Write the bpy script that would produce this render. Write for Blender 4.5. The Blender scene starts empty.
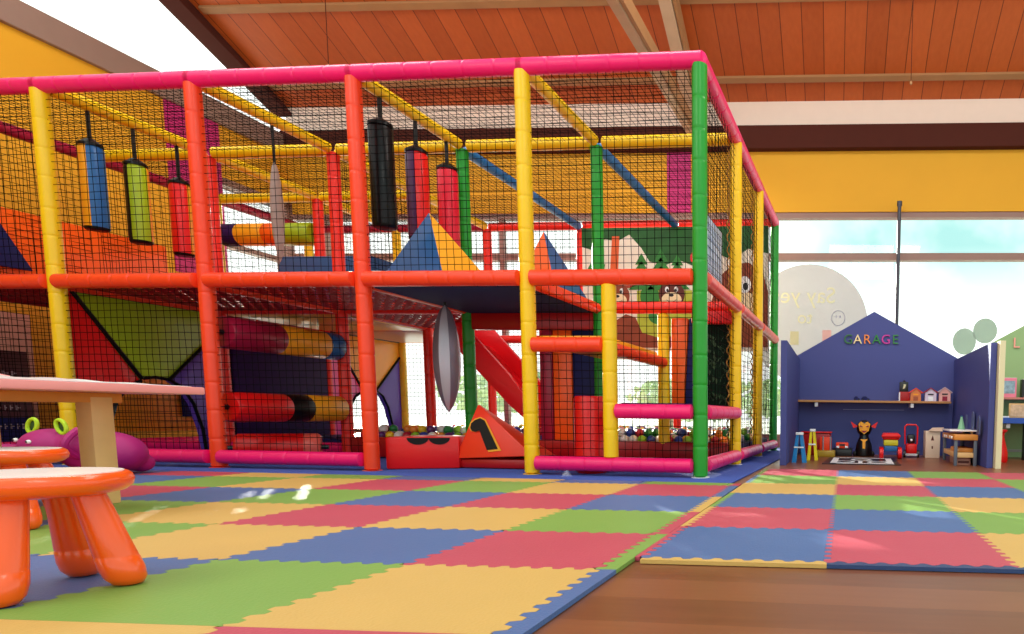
import bpy, bmesh, math, random
from mathutils import Vector, Matrix
random.seed(7)
PI = math.pi
C = bpy.context.scene.collection
SC = bpy.context.scene

# ------------------------------------------------------------------ materials
def lin(h):
    h = h.lstrip('#')
    v = [int(h[i:i+2], 16)/255 for i in (0, 2, 4)]
    return tuple(x/12.92 if x <= .04045 else ((x+.055)/1.055)**2.4 for x in v) + (1,)

MATS = {}
def mat(name, col, rough=.45, metal=0.0, var=.06, vscale=9.0, bump=0.0, bscale=120.0, coat=0.0, spec=.5, emit=0):
    if name in MATS: return MATS[name]
    m = bpy.data.materials.new(name); m.use_nodes = True
    nt = m.node_tree; n = nt.nodes; L = nt.links
    p = n['Principled BSDF']
    c = lin(col)
    tc = n.new('ShaderNodeTexCoord')
    nz = n.new('ShaderNodeTexNoise'); nz.inputs['Scale'].default_value = vscale; nz.inputs['Detail'].default_value = 3
    L.new(tc.outputs['Object'], nz.inputs['Vector'])
    mx = n.new('ShaderNodeMix'); mx.data_type = 'RGBA'
    mx.inputs['A'].default_value = tuple(max(0, x*(1-var)) for x in c[:3]) + (1,)
    mx.inputs['B'].default_value = tuple(min(1, x*(1+var)) for x in c[:3]) + (1,)
    L.new(nz.outputs['Fac'], mx.inputs['Factor'])
    L.new(mx.outputs['Result'], p.inputs['Base Color'])
    p.inputs['Roughness'].default_value = rough
    p.inputs['Metallic'].default_value = metal
    p.inputs['Coat Weight'].default_value = coat
    p.inputs['Specular IOR Level'].default_value = spec
    if bump:
        b = n.new('ShaderNodeTexNoise'); b.inputs['Scale'].default_value = bscale; b.inputs['Detail'].default_value = 2
        L.new(tc.outputs['Object'], b.inputs['Vector'])
        bp = n.new('ShaderNodeBump'); bp.inputs['Strength'].default_value = bump; bp.inputs['Distance'].default_value = .004
        L.new(b.outputs['Fac'], bp.inputs['Height']); L.new(bp.outputs['Normal'], p.inputs['Normal'])
    if emit:
        p.inputs['Emission Color'].default_value = c; p.inputs['Emission Strength'].default_value = emit
    MATS[name] = m
    return m

V = dict(rough=.36, bump=.10, bscale=35, coat=.08, spec=.35)   # padded vinyl
def vinyl(name, col, **k):
    d = dict(V); d.update(k); return mat(name, col, **d)

PINK = vinyl('pink_sleeve', '#f0146a'); ORANGE = vinyl('orange_sleeve', '#f4401a'); YELLOW = vinyl('yellow_sleeve', '#f4c410')
GREEN = vinyl('green_sleeve', '#1c9426'); RED = vinyl('red_vinyl', '#e01010'); BLUES = vinyl('blue_sleeve', '#2474b4')
REDP = vinyl('red_sleeve', '#ec2a1c'); NAVY = vinyl('navy_vinyl', '#161c54', rough=.5, spec=.2, coat=0); PURPLE = vinyl('purple_vinyl', '#5a3aa0')
DPURPLE = vinyl('dark_purple_vinyl', '#2c0c48', rough=.6, spec=.15, coat=0); OLIVE = vinyl('olive_green_vinyl', '#9cb414'); DORANGE = vinyl('orange_vinyl', '#f46010')
AMBER = vinyl('amber_vinyl', '#f4a41c'); TEAL = vinyl('blue_vinyl', '#1e5c98'); MAROON = vinyl('maroon_vinyl', '#981034')
BLACK = vinyl('black_vinyl', '#050507', spec=.2); SLATE = vinyl('slate_vinyl', '#343e62', rough=.8, spec=.1, coat=0); MAGENTA = mat('magenta_paint', '#b81e6c', rough=.6)
CORD = mat('black_cord', '#060505', rough=.95, spec=.1); STRAP = mat('black_strap', '#0a0a0c', rough=.7)
ROSE = vinyl('pale_red_vinyl', '#e4584c'); DRED = vinyl('deep_red_vinyl', '#a80c10'); PINKP = vinyl('pink_panel', '#ee5ca0')
SILVER = mat('silver_grey_satin', '#b0aab4', rough=.35, metal=.3); GREYB = mat('taupe_satin', '#a08c84', rough=.4)
WHITE = mat('white_vinyl', '#eef0f4', rough=.4); PALEBLUE = mat('pale_blue_print', '#c4d4ee', rough=.4)
CARPET = mat('blue_carpet', '#3c54a4', rough=.9, var=.15, vscale=30, bump=.4, bscale=300)
WBEAM = mat('pale_timber', '#c4a888', rough=.6, var=.15, vscale=5); TBEAM = mat('tan_timber', '#a87c50', rough=.6, var=.15, vscale=5)
DARKB = mat('dark_brown_steel', '#4c261e', rough=.85, spec=.1); GREYBEAM = mat('taupe_steel', '#8c7468', rough=.5); WFRAME = mat('window_frame_brown', '#8c6a60', rough=.5)
YWALL = mat('yellow_wall_paint', '#d89e16', rough=.7, var=.05, vscale=2, bump=.05, bscale=60); CREAM = mat('cream_plaster', '#ecd8c6', rough=.7, var=.03)
WOODL = mat('light_pine', '#e4b678', rough=.45, var=.1, vscale=14); WOODA = mat('amber_pine', '#d88a34', rough=.45, var=.12, vscale=14)
PINKTOP = mat('pale_pink_laminate', '#f09a98', rough=.35); PAPER = mat('white_paper', '#f2f0ee', rough=.6)
STOOLO = mat('orange_plastic', '#ff5a08', rough=.28, coat=.3, var=.03); HIPPO = mat('magenta_plush', '#a8106c', rough=.6, bump=.1, bscale=50)
LIME = mat('lime_plush', '#b8dc20', rough=.5); EYEW = mat('white_plastic', '#f4f4f4', rough=.3); BLK = mat('black_plastic', '#0c0c0e', rough=.35)
GBLUE = mat('periwinkle_panel', '#3e4688', rough=.6, var=.05, vscale=4); GGREEN = mat('sage_panel', '#8fb078', rough=.6, var=.05, vscale=4)
CREAMED = mat('cream_edge', '#dcd2a8', rough=.6); SHELFW = mat('shelf_oak', '#b8824c', rough=.5, var=.12, vscale=16)
GREYPOLE = mat('dark_grey_steel', '#43434c', rough=.4, metal=.5)

def wood_boards(name, base, dark, width, scale=(1, .05, 1), rough=.5, seam=.035, axis=0):
    m = bpy.data.materials.new(name); m.use_nodes = True
    nt = m.node_tree; n = nt.nodes; L = nt.links; p = n['Principled BSDF']
    tc = n.new('ShaderNodeTexCoord'); sp = n.new('ShaderNodeSeparateXYZ'); L.new(tc.outputs['Object'], sp.inputs[0])
    dv = n.new('ShaderNodeMath'); dv.operation = 'DIVIDE'; dv.inputs[1].default_value = width; L.new(sp.outputs[axis], dv.inputs[0])
    fl = n.new('ShaderNodeMath'); fl.operation = 'FLOOR'; L.new(dv.outputs[0], fl.inputs[0])
    fr = n.new('ShaderNodeMath'); fr.operation = 'FRACT'; L.new(dv.outputs[0], fr.inputs[0])
    wn = n.new('ShaderNodeTexWhiteNoise'); wn.noise_dimensions = '1D'; L.new(fl.outputs[0], wn.inputs['W'])
    mp = n.new('ShaderNodeMapping'); mp.inputs['Scale'].default_value = scale; L.new(tc.outputs['Object'], mp.inputs[0])
    nz = n.new('ShaderNodeTexNoise'); nz.inputs['Scale'].default_value = 22; nz.inputs['Detail'].default_value = 5; L.new(mp.outputs[0], nz.inputs['Vector'])
    ad = n.new('ShaderNodeMath'); ad.operation = 'MULTIPLY_ADD'; ad.inputs[1].default_value = .45
    L.new(wn.outputs['Value'], ad.inputs[0]); 
    sc = n.new('ShaderNodeMath'); sc.operation = 'MULTIPLY'; sc.inputs[1].default_value = .55; L.new(nz.outputs['Fac'], sc.inputs[0]); L.new(sc.outputs[0], ad.inputs[2])
    mx = n.new('ShaderNodeMix'); mx.data_type = 'RGBA'; mx.inputs['A'].default_value = lin(dark); mx.inputs['B'].default_value = lin(base); L.new(ad.outputs[0], mx.inputs['Factor'])
    lt = n.new('ShaderNodeMath'); lt.operation = 'LESS_THAN'; lt.inputs[1].default_value = seam; L.new(fr.outputs[0], lt.inputs[0])
    m2 = n.new('ShaderNodeMix'); m2.data_type = 'RGBA'; m2.inputs['B'].default_value = tuple(x*.35 for x in lin(dark)[:3])+(1,); L.new(mx.outputs['Result'], m2.inputs['A']); L.new(lt.outputs[0], m2.inputs['Factor'])
    L.new(m2.outputs['Result'], p.inputs['Base Color']); p.inputs['Roughness'].default_value = rough
    return m
CEILM = wood_boards('orange_timber_boards', '#d0682a', '#a84c16', .25, scale=(1, .06, 1), seam=.04)
FLOORM = wood_boards('brown_wood_vinyl', '#8e5636', '#66381f', .18, scale=(.16, 1.6, 1), rough=.34, seam=.004, axis=1)

def glass():
    m = bpy.data.materials.new('window_glass'); m.use_nodes = True
    nt = m.node_tree; n = nt.nodes; L = nt.links; n.remove(n['Principled BSDF'])
    t = n.new('ShaderNodeBsdfTransparent'); t.inputs[0].default_value = (.96, .99, .98, 1)
    g = n.new('ShaderNodeBsdfGlossy'); g.inputs['Roughness'].default_value = .02
    mx = n.new('ShaderNodeMixShader'); mx.inputs[0].default_value = .04; L.new(t.outputs[0], mx.inputs[1]); L.new(g.outputs[0], mx.inputs[2])
    L.new(mx.outputs[0], n['Material Output'].inputs[0]); return m
GLASS = glass()
def film(name, col, op):
    m = bpy.data.materials.new(name); m.use_nodes = True
    nt = m.node_tree; n = nt.nodes; L = nt.links; p = n['Principled BSDF']
    nz = n.new('ShaderNodeTexNoise'); nz.inputs['Scale'].default_value = 3
    mx = n.new('ShaderNodeMix'); mx.data_type = 'RGBA'; c = lin(col); mx.inputs['A'].default_value = tuple(x*.93 for x in c[:3])+(1,); mx.inputs['B'].default_value = c
    L.new(nz.outputs['Fac'], mx.inputs['Factor'])
    d = n.new('ShaderNodeBsdfDiffuse'); tl = n.new('ShaderNodeBsdfTranslucent'); tr = n.new('ShaderNodeBsdfTransparent')
    L.new(mx.outputs['Result'], d.inputs[0]); L.new(mx.outputs['Result'], tl.inputs[0])
    a = n.new('ShaderNodeMixShader'); a.inputs[0].default_value = .35; L.new(d.outputs[0], a.inputs[1]); L.new(tl.outputs[0], a.inputs[2])
    b = n.new('ShaderNodeMixShader'); b.inputs[0].default_value = op; L.new(tr.outputs[0], b.inputs[1]); L.new(a.outputs[0], b.inputs[2])
    n.remove(p); L.new(b.outputs[0], n['Material Output'].inputs[0]); return m

# ------------------------------------------------------------------ mesh helper
def basis(d):
    d = Vector(d).normalized()
    a = Vector((0, 0, 1)) if abs(d.z) < .95 else Vector((1, 0, 0))
    u = d.cross(a).normalized(); return u, d.cross(u).normalized(), d

class B:
    def __init__(s): s.bm = bmesh.new()
    def add(s, verts, faces, mi=0):
        vs = [s.bm.verts.new(v) for v in verts]
        for f in faces:
            try: s.bm.faces.new([vs[i] for i in f]).material_index = mi
            except ValueError: pass
        return s
    def box(s, lo, hi, bev=0.0, mi=0, M=None, seg=2):
        b = bmesh.new(); bmesh.ops.create_cube(b, size=1)
        lo = Vector(lo); hi = Vector(hi); c = (lo+hi)/2; d = hi-lo
        for v in b.verts: v.co = Vector((v.co.x*d.x, v.co.y*d.y, v.co.z*d.z))+c
        if bev: bmesh.ops.bevel(b, geom=list(b.edges), offset=bev, segments=seg, affect='EDGES', profile=.5)
        return s.merge(b, M, mi)
    def merge(s, b, M=None, mi=0):
        b.verts.index_update(); vs = [s.bm.verts.new((M @ v.co) if M else v.co) for v in b.verts]
        for f in b.faces:
            try: s.bm.faces.new([vs[v.index] for v in f.verts]).material_index = mi
            except ValueError: pass
        b.free(); return s
    def rings(s, rs, cap=True, mi=0):
        n = len(rs[0]); vs = [[s.bm.verts.new(p) for p in r] for r in rs]
        for a, b in zip(vs[:-1], vs[1:]):
            for i in range(n):
                s.bm.faces.new((a[i], a[(i+1) % n], b[(i+1) % n], b[i])).material_index = mi
        if cap:
            s.bm.faces.new(vs[0][::-1]).material_index = mi; s.bm.faces.new(vs[-1]).material_index = mi
        return s
    def tube(s, p0, p1, r, n=12, r1=None, mi=0, cap=True):
        p0 = Vector(p0); p1 = Vector(p1); u, v, d = basis(p1-p0); r1 = r if r1 is None else r1
        return s.rings([[p+(u*math.cos(2*PI*i/n)+v*math.sin(2*PI*i/n))*q for i in range(n)] for p, q in ((p0, r), (p1, r1))], cap, mi)
    def prof(s, p0, p1, pr, n=16, mi=0, cap=True):          # lathe of (t along, radius) about the axis p0-p1
        p0 = Vector(p0); u, v, d = basis(Vector(p1)-p0)
        return s.rings([[p0+d*t+(u*math.cos(2*PI*i/n)+v*math.sin(2*PI*i/n))*max(q, .0004) for i in range(n)] for t, q in pr], cap, mi)
    def path(s, pts, r, n=8, mi=0):
        pts = [Vector(p) for p in pts]; out = []; rr = r if isinstance(r, (list, tuple)) else [r]*len(pts); pu = None
        for k, p in enumerate(pts):
            d = (pts[min(k+1, len(pts)-1)]-pts[max(k-1, 0)]).normalized()
            if pu is None: pu = basis(d)[0]
            u = (pu-d*pu.dot(d)).normalized(); pu = u; v = d.cross(u)
            out.append([p+(u*math.cos(2*PI*i/n)+v*math.sin(2*PI*i/n))*rr[k] for i in range(n)])
        return s.rings(out, True, mi)
    def ell(s, c, r, n=16, m=10, M=None, mi=0):
        b = bmesh.new(); bmesh.ops.create_uvsphere(b, u_segments=n, v_segments=m, radius=1)
        T = Matrix.Translation(Vector(c)) @ (M or Matrix()) @ Matrix.Diagonal((r[0], r[1], r[2], 1))
        return s.merge(b, T, mi)
    def prism(s, pts, ext, mi=0):                           # polygon (3-D points) extruded by ext
        pts = [Vector(p) for p in pts]; ext = Vector(ext); n = len(pts)
        a = [s.bm.verts.new(p) for p in pts]; b = [s.bm.verts.new(p+ext) for p in pts]
        for f in (a[::-1], b): s.bm.faces.new(f).material_index = mi
        for i in range(n): s.bm.faces.new((a[i], a[(i+1) % n], b[(i+1) % n], b[i])).material_index = mi
        return s
    def bevel(s, w, seg=2):
        bmesh.ops.bevel(s.bm, geom=list(s.bm.edges), offset=w, segments=seg, affect='EDGES', profile=.5, clamp_overlap=True); return s
    def build(s, name, mats, parent=None, smooth=35, world=True):
        me = bpy.data.meshes.new(name)
        bmesh.ops.recalc_face_normals(s.bm, faces=list(s.bm.faces))
        if parent is not None and world:
            off = Vector((0, 0, 0)); q = parent
            while q is not None: off += q.location; q = q.parent
            for v in s.bm.verts: v.co -= off
        s.bm.to_mesh(me); s.bm.free()
        for m in (mats if isinstance(mats, (list, tuple)) else [mats]): me.materials.append(m)
        if smooth:
            me.shade_smooth()
            me.set_sharp_from_angle(angle=math.radians(smooth))
        o = bpy.data.objects.new(name, me); C.objects.link(o)
        if parent is not None: o.parent = parent
        return o

def tag(o, label=None, cat=None, group=None, kind=None):
    for k, v in (('label', label), ('category', cat), ('group', group), ('kind', kind)):
        if v: o[k] = v
    return o
def thing(name, loc, label, cat, group=None):
    o = bpy.data.objects.new(name, None); C.objects.link(o); o.location = loc; o.empty_display_size = .05
    return tag(o, label, cat, group)
def struct(o): o['kind'] = 'structure'; return o
def copy_tree(o, parent=None):
    c = o.copy(); C.objects.link(c)
    if parent is not None: c.parent = parent
    for ch in list(o.children): copy_tree(ch, c)
    return c
def letters(txt, size, depth, M, mt, parent, name='letter'):
    cu = bpy.data.curves.new(name, 'FONT'); cu.body = txt; cu.size = size; cu.extrude = depth; cu.align_x = 'CENTER'; cu.align_y = 'CENTER'
    t = bpy.data.objects.new(name, cu); C.objects.link(t); bpy.context.view_layer.update()
    me = bpy.data.meshes.new_from_object(t.evaluated_get(bpy.context.evaluated_depsgraph_get()))
    bpy.data.objects.remove(t); me.transform(M)
    off = Vector((0, 0, 0)); q = parent
    while q is not None: off += q.location; q = q.parent
    me.transform(Matrix.Translation(-off)); me.materials.clear(); me.materials.append(mt)
    if M.determinant() < 0: me.flip_normals()
    o = bpy.data.objects.new(name, me); C.objects.link(o); o.parent = parent; return o

# ------------------------------------------------------------------ room
XL, YB = -6.85, 4.6
KC = .4505                                   # roof slope
def zc(y): return 4.53+KC*(YB-y)
b = B(); b.box((XL-.3, -7, -.08), (9, YB+.2, 0)); struct(b.build('floor', FLOORM, smooth=0))
# sloping timber ceiling
b = B(); b.prism([(XL-.1, YB+.2, zc(YB+.2)), (9, YB+.2, zc(YB+.2)), (9, -1.2, zc(-1.2)), (XL-.1, -1.2, zc(-1.2))], (0, 0, .12))
struct(b.build('ceiling', CEILM, smooth=0))
for k, (y, w) in enumerate(((4.29, .085), (3.37, .085))):
    b = B(); z = zc(y); b.box((XL+.1, y-w/2, z-.035), (9, y+w/2, z+.01), .006, M=Matrix.Translation((0, y, z)) @ Matrix.Rotation(-math.atan(KC), 4, 'X') @ Matrix.Translation((0, -y, -z)))
    struct(b.build('trim_%d' % (k+1), TBEAM, smooth=0))
# back wall: cream band, dark beam, yellow band; glass below
b = B(); b.box((XL, YB, 4.18), (9, YB+.2, zc(YB)+.02)); b.box((XL, YB, 3.13), (9, YB+.2, 3.92), mi=1); b.box((XL, YB, 0), (9, YB+.2, .12), mi=2); b.box((8.8, YB, .3), (9, YB+.2, 3.13), mi=1)
struct(b.build('wall_back', [CREAM, YWALL, WFRAME], smooth=0))
b = B(); b.box((XL, YB-.12, 3.90), (9, YB+.02, 4.19), .008); struct(b.build('trim_3', DARKB, smooth=0))
w = thing('window_1', (1, YB+.08, .3), None, None); w['kind'] = 'structure'
b = B(); b.box((XL, YB+.02, 3.06), (9, YB+.14, 3.13)); b.box((XL, YB+.02, 2.515), (9, YB+.14, 2.605)); b.box((XL, YB+.02, .12), (9, YB+.14, .18))
for x in (-6.4, -3.9, -1.2, 4.9, 7.2): b.box((x-.03, YB+.04, .12), (x+.03, YB+.12, 3.1))
b.build('frame', WFRAME, w, smooth=0)
b = B(); b.box((XL, YB+.085, .16), (8.8, YB+.093, 3.08)); b.build('glass_pane', GLASS, w, smooth=0)
b = B(); b.tube((1.5, 4.46, 0), (1.5, 4.46, 3.19), .024, 16); b.tube((1.5, 4.46, 3.16), (1.5, 4.46, 3.215), .034, 16)
struct(b.build('trim_4', GREYPOLE))
# magenta painted panel on the back band
b = B(); b.box((-1.58, YB-.012, 3.131), (-1.26, YB+.005, 3.9)); struct(b.build('trim_5', MAGENTA, smooth=0))
# left wall with window, clerestory above the beam
zt = 3.885
b = B(); xa, xb = XL-.2, XL
b.box((xa, -7, 0), (xb, 3.58, zt)); b.box((xa, 3.58, 3.26), (xb, YB+.2, zt)); b.box((xa, 3.58, 0), (xb, YB+.2, .9))
struct(b.build('wall_left', YWALL, smooth=0))
b = B(); b.box((XL, 2.92, 2.0), (XL+.012, 3.57, zt)); struct(b.build('trim_6', MAGENTA, smooth=0))
w = thing('window_2', (XL-.1, 3.8, .9), None, None); w['kind'] = 'structure'
b = B(); b.box((xa+.04, 3.58, 3.18), (xb+.02, YB, 3.26)); b.box((xa+.04, 3.58, .9), (xb+.02, YB, .97)); b.box((xa+.04, 3.58, 2.45), (xb-.04, YB, 2.51)); b.box((xa+.04, YB-.1, .9), (xb+.02, YB, 3.26))
b.build('frame', WFRAME, w, smooth=0)
b = B(); b.box((xa+.09, 3.6, .93), (xa+.098, YB-.05, 3.22)); b.build('glass_pane', GLASS, w, smooth=0)
b = B(); b.box((XL-.22, -7, zt), (XL+.05, YB+.1, 4.146), .01); struct(b.build('trim_7', GREYBEAM, smooth=0))
w = thing('window_3', (XL-.1, 2, 4.06), None, None); w['kind'] = 'structure'
zb = lambda y: 5.026-(y-3.146)*.405
b = B(); b.prism([(XL-.09, 4.5, 4.146), (XL-.09, -1.2, 4.146), (XL-.09, -1.2, zb(-1.2)), (XL-.09, 4.5, zb(4.5))], (.008, 0, 0)); b.build('glass_pane', GLASS, w, smooth=0)
b = B(); b.box((XL-.14, 1.12, 4.146), (XL-.02, 1.2, zb(1.2))); b.build('frame', GREYBEAM, w, smooth=0)
# dark raking beam on the left edge of the roof
b = B(); b.prism([(XL-.15, YB, zb(YB)), (XL-.15, -1.2, zb(-1.2)), (XL-.15, -1.2, zc(-1.2)), (XL-.15, YB, zc(YB))], (.19, 0, 0))
b.prism([(XL-.15, YB, zb(YB)-.02), (XL-.15, -1.2, zb(-1.2)-.02), (XL-.15, -1.2, zb(-1.2)+.03), (XL-.15, YB, zb(YB)+.03)], (.24, 0, 0)); struct(b.build('trim_8', DARKB, smooth=0))
# timber truss over the frame: level tie and raking rafter
b = B(); b.prism([(-1.2, 4.48, 3.95), (-1.2, -1.0, 3.70), (-1.2, -1.0, 3.86), (-1.2, 4.48, 4.11)], (.09, 0, 0)); b.prism([(-1.105, 4.48, 3.965), (-1.105, -1.0, 3.715), (-1.105, -1.0, 3.845), (-1.105, 4.48, 4.095)], (.035, 0, 0), mi=1)  # tan side strip paints the tie's shaded face darker than its lit underside
struct(b.build('trim_9', [WBEAM, TBEAM], smooth=0))
b = B(); zr = lambda y: 4.23+(4.48-y)*.472
b.prism([(-1.27, 4.48, zr(4.48)), (-1.27, -1.0, zr(-1)), (-1.27, -1.0, zr(-1)+.2), (-1.27, 4.48, zr(4.48)+.2)], (.14, 0, 0)); b.prism([(-1.12, 4.48, zr(4.48)+.02), (-1.12, -1.0, zr(-1)+.02), (-1.12, -1.0, zr(-1)+.18), (-1.12, 4.48, zr(4.48)+.18)], (.04, 0, 0), mi=1)  # rafter's shaded right side likewise painted in the darker timber
struct(b.build('trim_10', [WBEAM, TBEAM], smooth=0))
RZ = math.radians(2.28)
for o in list(C.objects):                      # the room stands slightly turned against the play frame
    if o.get('kind') == 'structure' and o.parent is None and o.name != 'floor':
        o.matrix_world = Matrix.Translation((1, 4.6, 0)) @ Matrix.Rotation(RZ, 4, 'Z') @ Matrix.Translation((-1, -4.6, 0)) @ Matrix.Translation(o.location)
# hanging pull cords
for x, y, z0, lab in ((-4.755, 2.6, 4.152, 'thin brown pull cord hanging beside the skylight at the upper left'), (1.503, 2.6, 3.772, 'thin brown pull cord with small bead hanging over the yellow band')):
    t = thing('pull_cord', (x, y, zc(y)), lab, 'cord')
    b = B(); b.tube((x, y, z0), (x, y, zc(y)-.02), .004, 6); b.build('cord', DARKB, t); b = B(); b.ell((x, y, z0), (.014, .014, .02)); b.build('bead', TBEAM, t)

# ------------------------------------------------------------------ outside
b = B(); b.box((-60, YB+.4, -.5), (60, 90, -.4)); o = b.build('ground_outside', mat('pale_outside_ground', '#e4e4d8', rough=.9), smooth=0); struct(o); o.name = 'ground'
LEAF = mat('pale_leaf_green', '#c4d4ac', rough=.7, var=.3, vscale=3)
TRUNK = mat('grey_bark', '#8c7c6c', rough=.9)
def tree(x, y, h, r, lab):
    t = thing('tree', (x, y, -.4), lab, 'tree', None)
    b = B(); b.path([(x, y, -.4), (x+.05, y, h*.3), (x, y, h*.7)], [.12, .09, .04], 8); b.build('trunk', TRUNK, t)
    b = B()
    for k in range(420):
        a = random.uniform(0, 2*PI); q = random.random()**.5; z = random.uniform(-1, 1)
        rr = r*q*math.sqrt(max(0, 1-z*z*.8)); p = Vector((x+rr*math.cos(a), y+rr*math.sin(a), h*.62+z*h*.38))
        s = random.uniform(.12, .26); R = Matrix.Rotation(random.uniform(0, 6), 3, (random.random(), random.random(), random.random()+.1))
        b.add([p+R @ Vector((-s, -s*.5, 0)), p+R @ Vector((s, -s*.5, 0)), p+R @ Vector((s*.6, s*.6, s*.2)), p+R @ Vector((-s*.6, s*.6, -.1*s))], [(0, 1, 2, 3)])
    b.build('foliage', LEAF, t, smooth=0)
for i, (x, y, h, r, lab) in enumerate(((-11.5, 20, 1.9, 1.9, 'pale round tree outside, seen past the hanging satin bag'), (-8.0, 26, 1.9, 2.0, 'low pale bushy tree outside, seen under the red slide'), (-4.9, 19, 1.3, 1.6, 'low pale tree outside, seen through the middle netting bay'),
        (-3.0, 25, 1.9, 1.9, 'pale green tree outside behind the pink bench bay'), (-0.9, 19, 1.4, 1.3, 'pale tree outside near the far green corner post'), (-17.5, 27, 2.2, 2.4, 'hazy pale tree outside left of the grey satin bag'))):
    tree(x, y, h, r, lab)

# ------------------------------------------------------------------ play frame
GX = [0, -1.2, -2.4, -3.6, -4.8, -6.0]; GY = [0, 1.22, 2.4, 3.6]
HT, HD, HB, R = 2.718, 1.348, .092, .05
frame = thing('play_frame', (-3, 1.8, 0), 'large two-storey indoor play frame of padded pink, orange, yellow and green poles with black netting', 'play structure')
def sleeve_prof(L, r, step=.2):
    n = max(1, round(L/step)); out = [(0, r*.55), (.012, r)]
    for i in range(1, n):
        t = L*i/n+random.uniform(-.012, .012); out += [(t-.022, r), (t-.007, r*.997), (t-.0025, r*.95), (t+.0025, r*.95), (t+.007, r*.997), (t+.022, r)]
    return out+[(L-.012, r), (L, r*.55)]
def pole(name, p0, p1, m, r=R, step=.2):
    p0 = Vector(p0); p1 = Vector(p1); b = B(); b.prof(p0, p1, sleeve_prof((p1-p0).length, r, step), 18)
    return b.build(name, m, frame, smooth=50)
posts = {(0, 0): GREEN, (1, 0): YELLOW, (2, 0): ORANGE, (3, 0): ORANGE, (4, 0): YELLOW, (5, 0): ORANGE,
         (0, 1): YELLOW, (1, 1): GREEN, (2, 1): GREEN, (3, 1): REDP, (4, 1): REDP,
         (0, 2): YELLOW, (3, 2): REDP, (4, 2): REDP, (5, 2): YELLOW,
         (0, 3): GREEN, (1, 3): REDP, (2, 3): REDP, (3, 3): REDP, (4, 3): YELLOW, (5, 3): YELLOW}
for (i, j), m in posts.items():
    x, y = GX[i], GY[j]
    o = pole('post', (x, y, .012), (x, y, HT-.02), m)
    b = B(); b.tube((x, y, .0), (x, y, .014), .062, 16); b.build('foot_plate', WHITE if (i, j) in ((0, 0), (0, 1), (0, 2)) else m, o)
for i in range(5): pole('top_rail', (GX[i]+.03, 0, HT), (GX[i+1]-.03, 0, HT), PINK, .053)
for j in range(3): pole('top_rail', (0, GY[j]-.03, HT), (0, GY[j+1]+.03, HT), PINK, .053)
for i in range(5): pole('top_rail', (GX[i]-.03, GY[3], HT), (GX[i+1]+.03, GY[3], HT), MAROON if i > 2 else REDP)
for i in range(5): pole('top_rail', (GX[i]-.05, GY[1], HT), (GX[i+1]+.05, GY[1], HT), YELLOW)
for i in (3, 4): pole('top_rail', (GX[i]-.05, GY[2], HT), (GX[i+1]+.05, GY[2], HT), YELLOW)
for i in (1, 2, 3, 4):
    pole('top_rail', (GX[i], .05, HT), (GX[i], GY[1]-.05, HT), YELLOW, .045)
    if i < 3: pole('top_rail', (GX[i], GY[1]+.05, HT-.02), (GX[i], GY[3]-.05, HT-.02), BLUES, .045)
    else:
        pole('top_rail', (GX[i], GY[1]+.05, HT), (GX[i], GY[2]-.05, HT), YELLOW, .045); pole('top_rail', (GX[i], GY[2]+.05, HT), (GX[i], GY[3]-.05, HT), YELLOW, .045)
for j in range(3): pole('top_rail', (GX[5], GY[j]+.05, HT), (GX[5], GY[j+1]-.05, HT), MAROON)
for i in range(5): pole('deck_rail', (GX[i]-.035, -.03, HD), (GX[i+1]+.035, -.03, HD), ORANGE, .052, .16)
for j in range(3): pole('deck_rail', (0.02, GY[j]+.04, HD), (0.02, GY[j+1]-.04, HD), vinyl('salmon_sleeve', '#f0584c'), .05)
for i in range(5): pole('deck_rail', (GX[i]-.05, GY[1], HD), (GX[i+1]+.05, GY[1], HD), REDP)
for i in (1, 2, 3, 4):
    pole('deck_rail', (GX[i], .05, HD-.01), (GX[i], GY[1]-.05, HD-.01), ORANGE, .045)
for i in (3, 4): 
    pole('deck_rail', (GX[i], GY[1]+.05, HD), (GX[i], GY[2]-.05, HD), ORANGE, .045); pole('deck_rail', (GX[i]-.05, GY[2], HD), (GX[i+1]+.05 if i < 5 else -6, GY[2], HD), REDP)
    pole('deck_rail', (GX[i], GY[2]+.05, HD), (GX[i], GY[3]-.05, HD), ORANGE, .045)
for i in (2, 3, 4): pole('deck_rail', (GX[i]-.05, GY[3], HD), (GX[i+1]+.05, GY[3], HD), REDP)
for j in range(3): pole('deck_rail', (GX[5], GY[j]+.05, HD), (GX[5], GY[j+1]-.05, HD), DRED)
for i in (0, 2, 3, 4): pole('bottom_rail', (GX[i]-.04, -.03, HB), (GX[i+1]+.04, -.03, HB), PINK)
for j in range(3): pole('bottom_rail', (.02, GY[j]+.05, HB), (.02, GY[j+1]-.05, HB), PINK)
for j in range(3): pole('bottom_rail', (GX[5], GY[j]+.05, HB), (GX[5], GY[j+1]-.05, HB), PINK)
for i in (3, 4): pole('bottom_rail', (GX[i]-.05, GY[1], HB), (GX[i+1]+.05, GY[1], HB), PINK)
for i in range(5): pole('bottom_rail', (GX[i]-.05, GY[3], HB), (GX[i+1]+.05, GY[3], HB), PINK)
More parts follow.
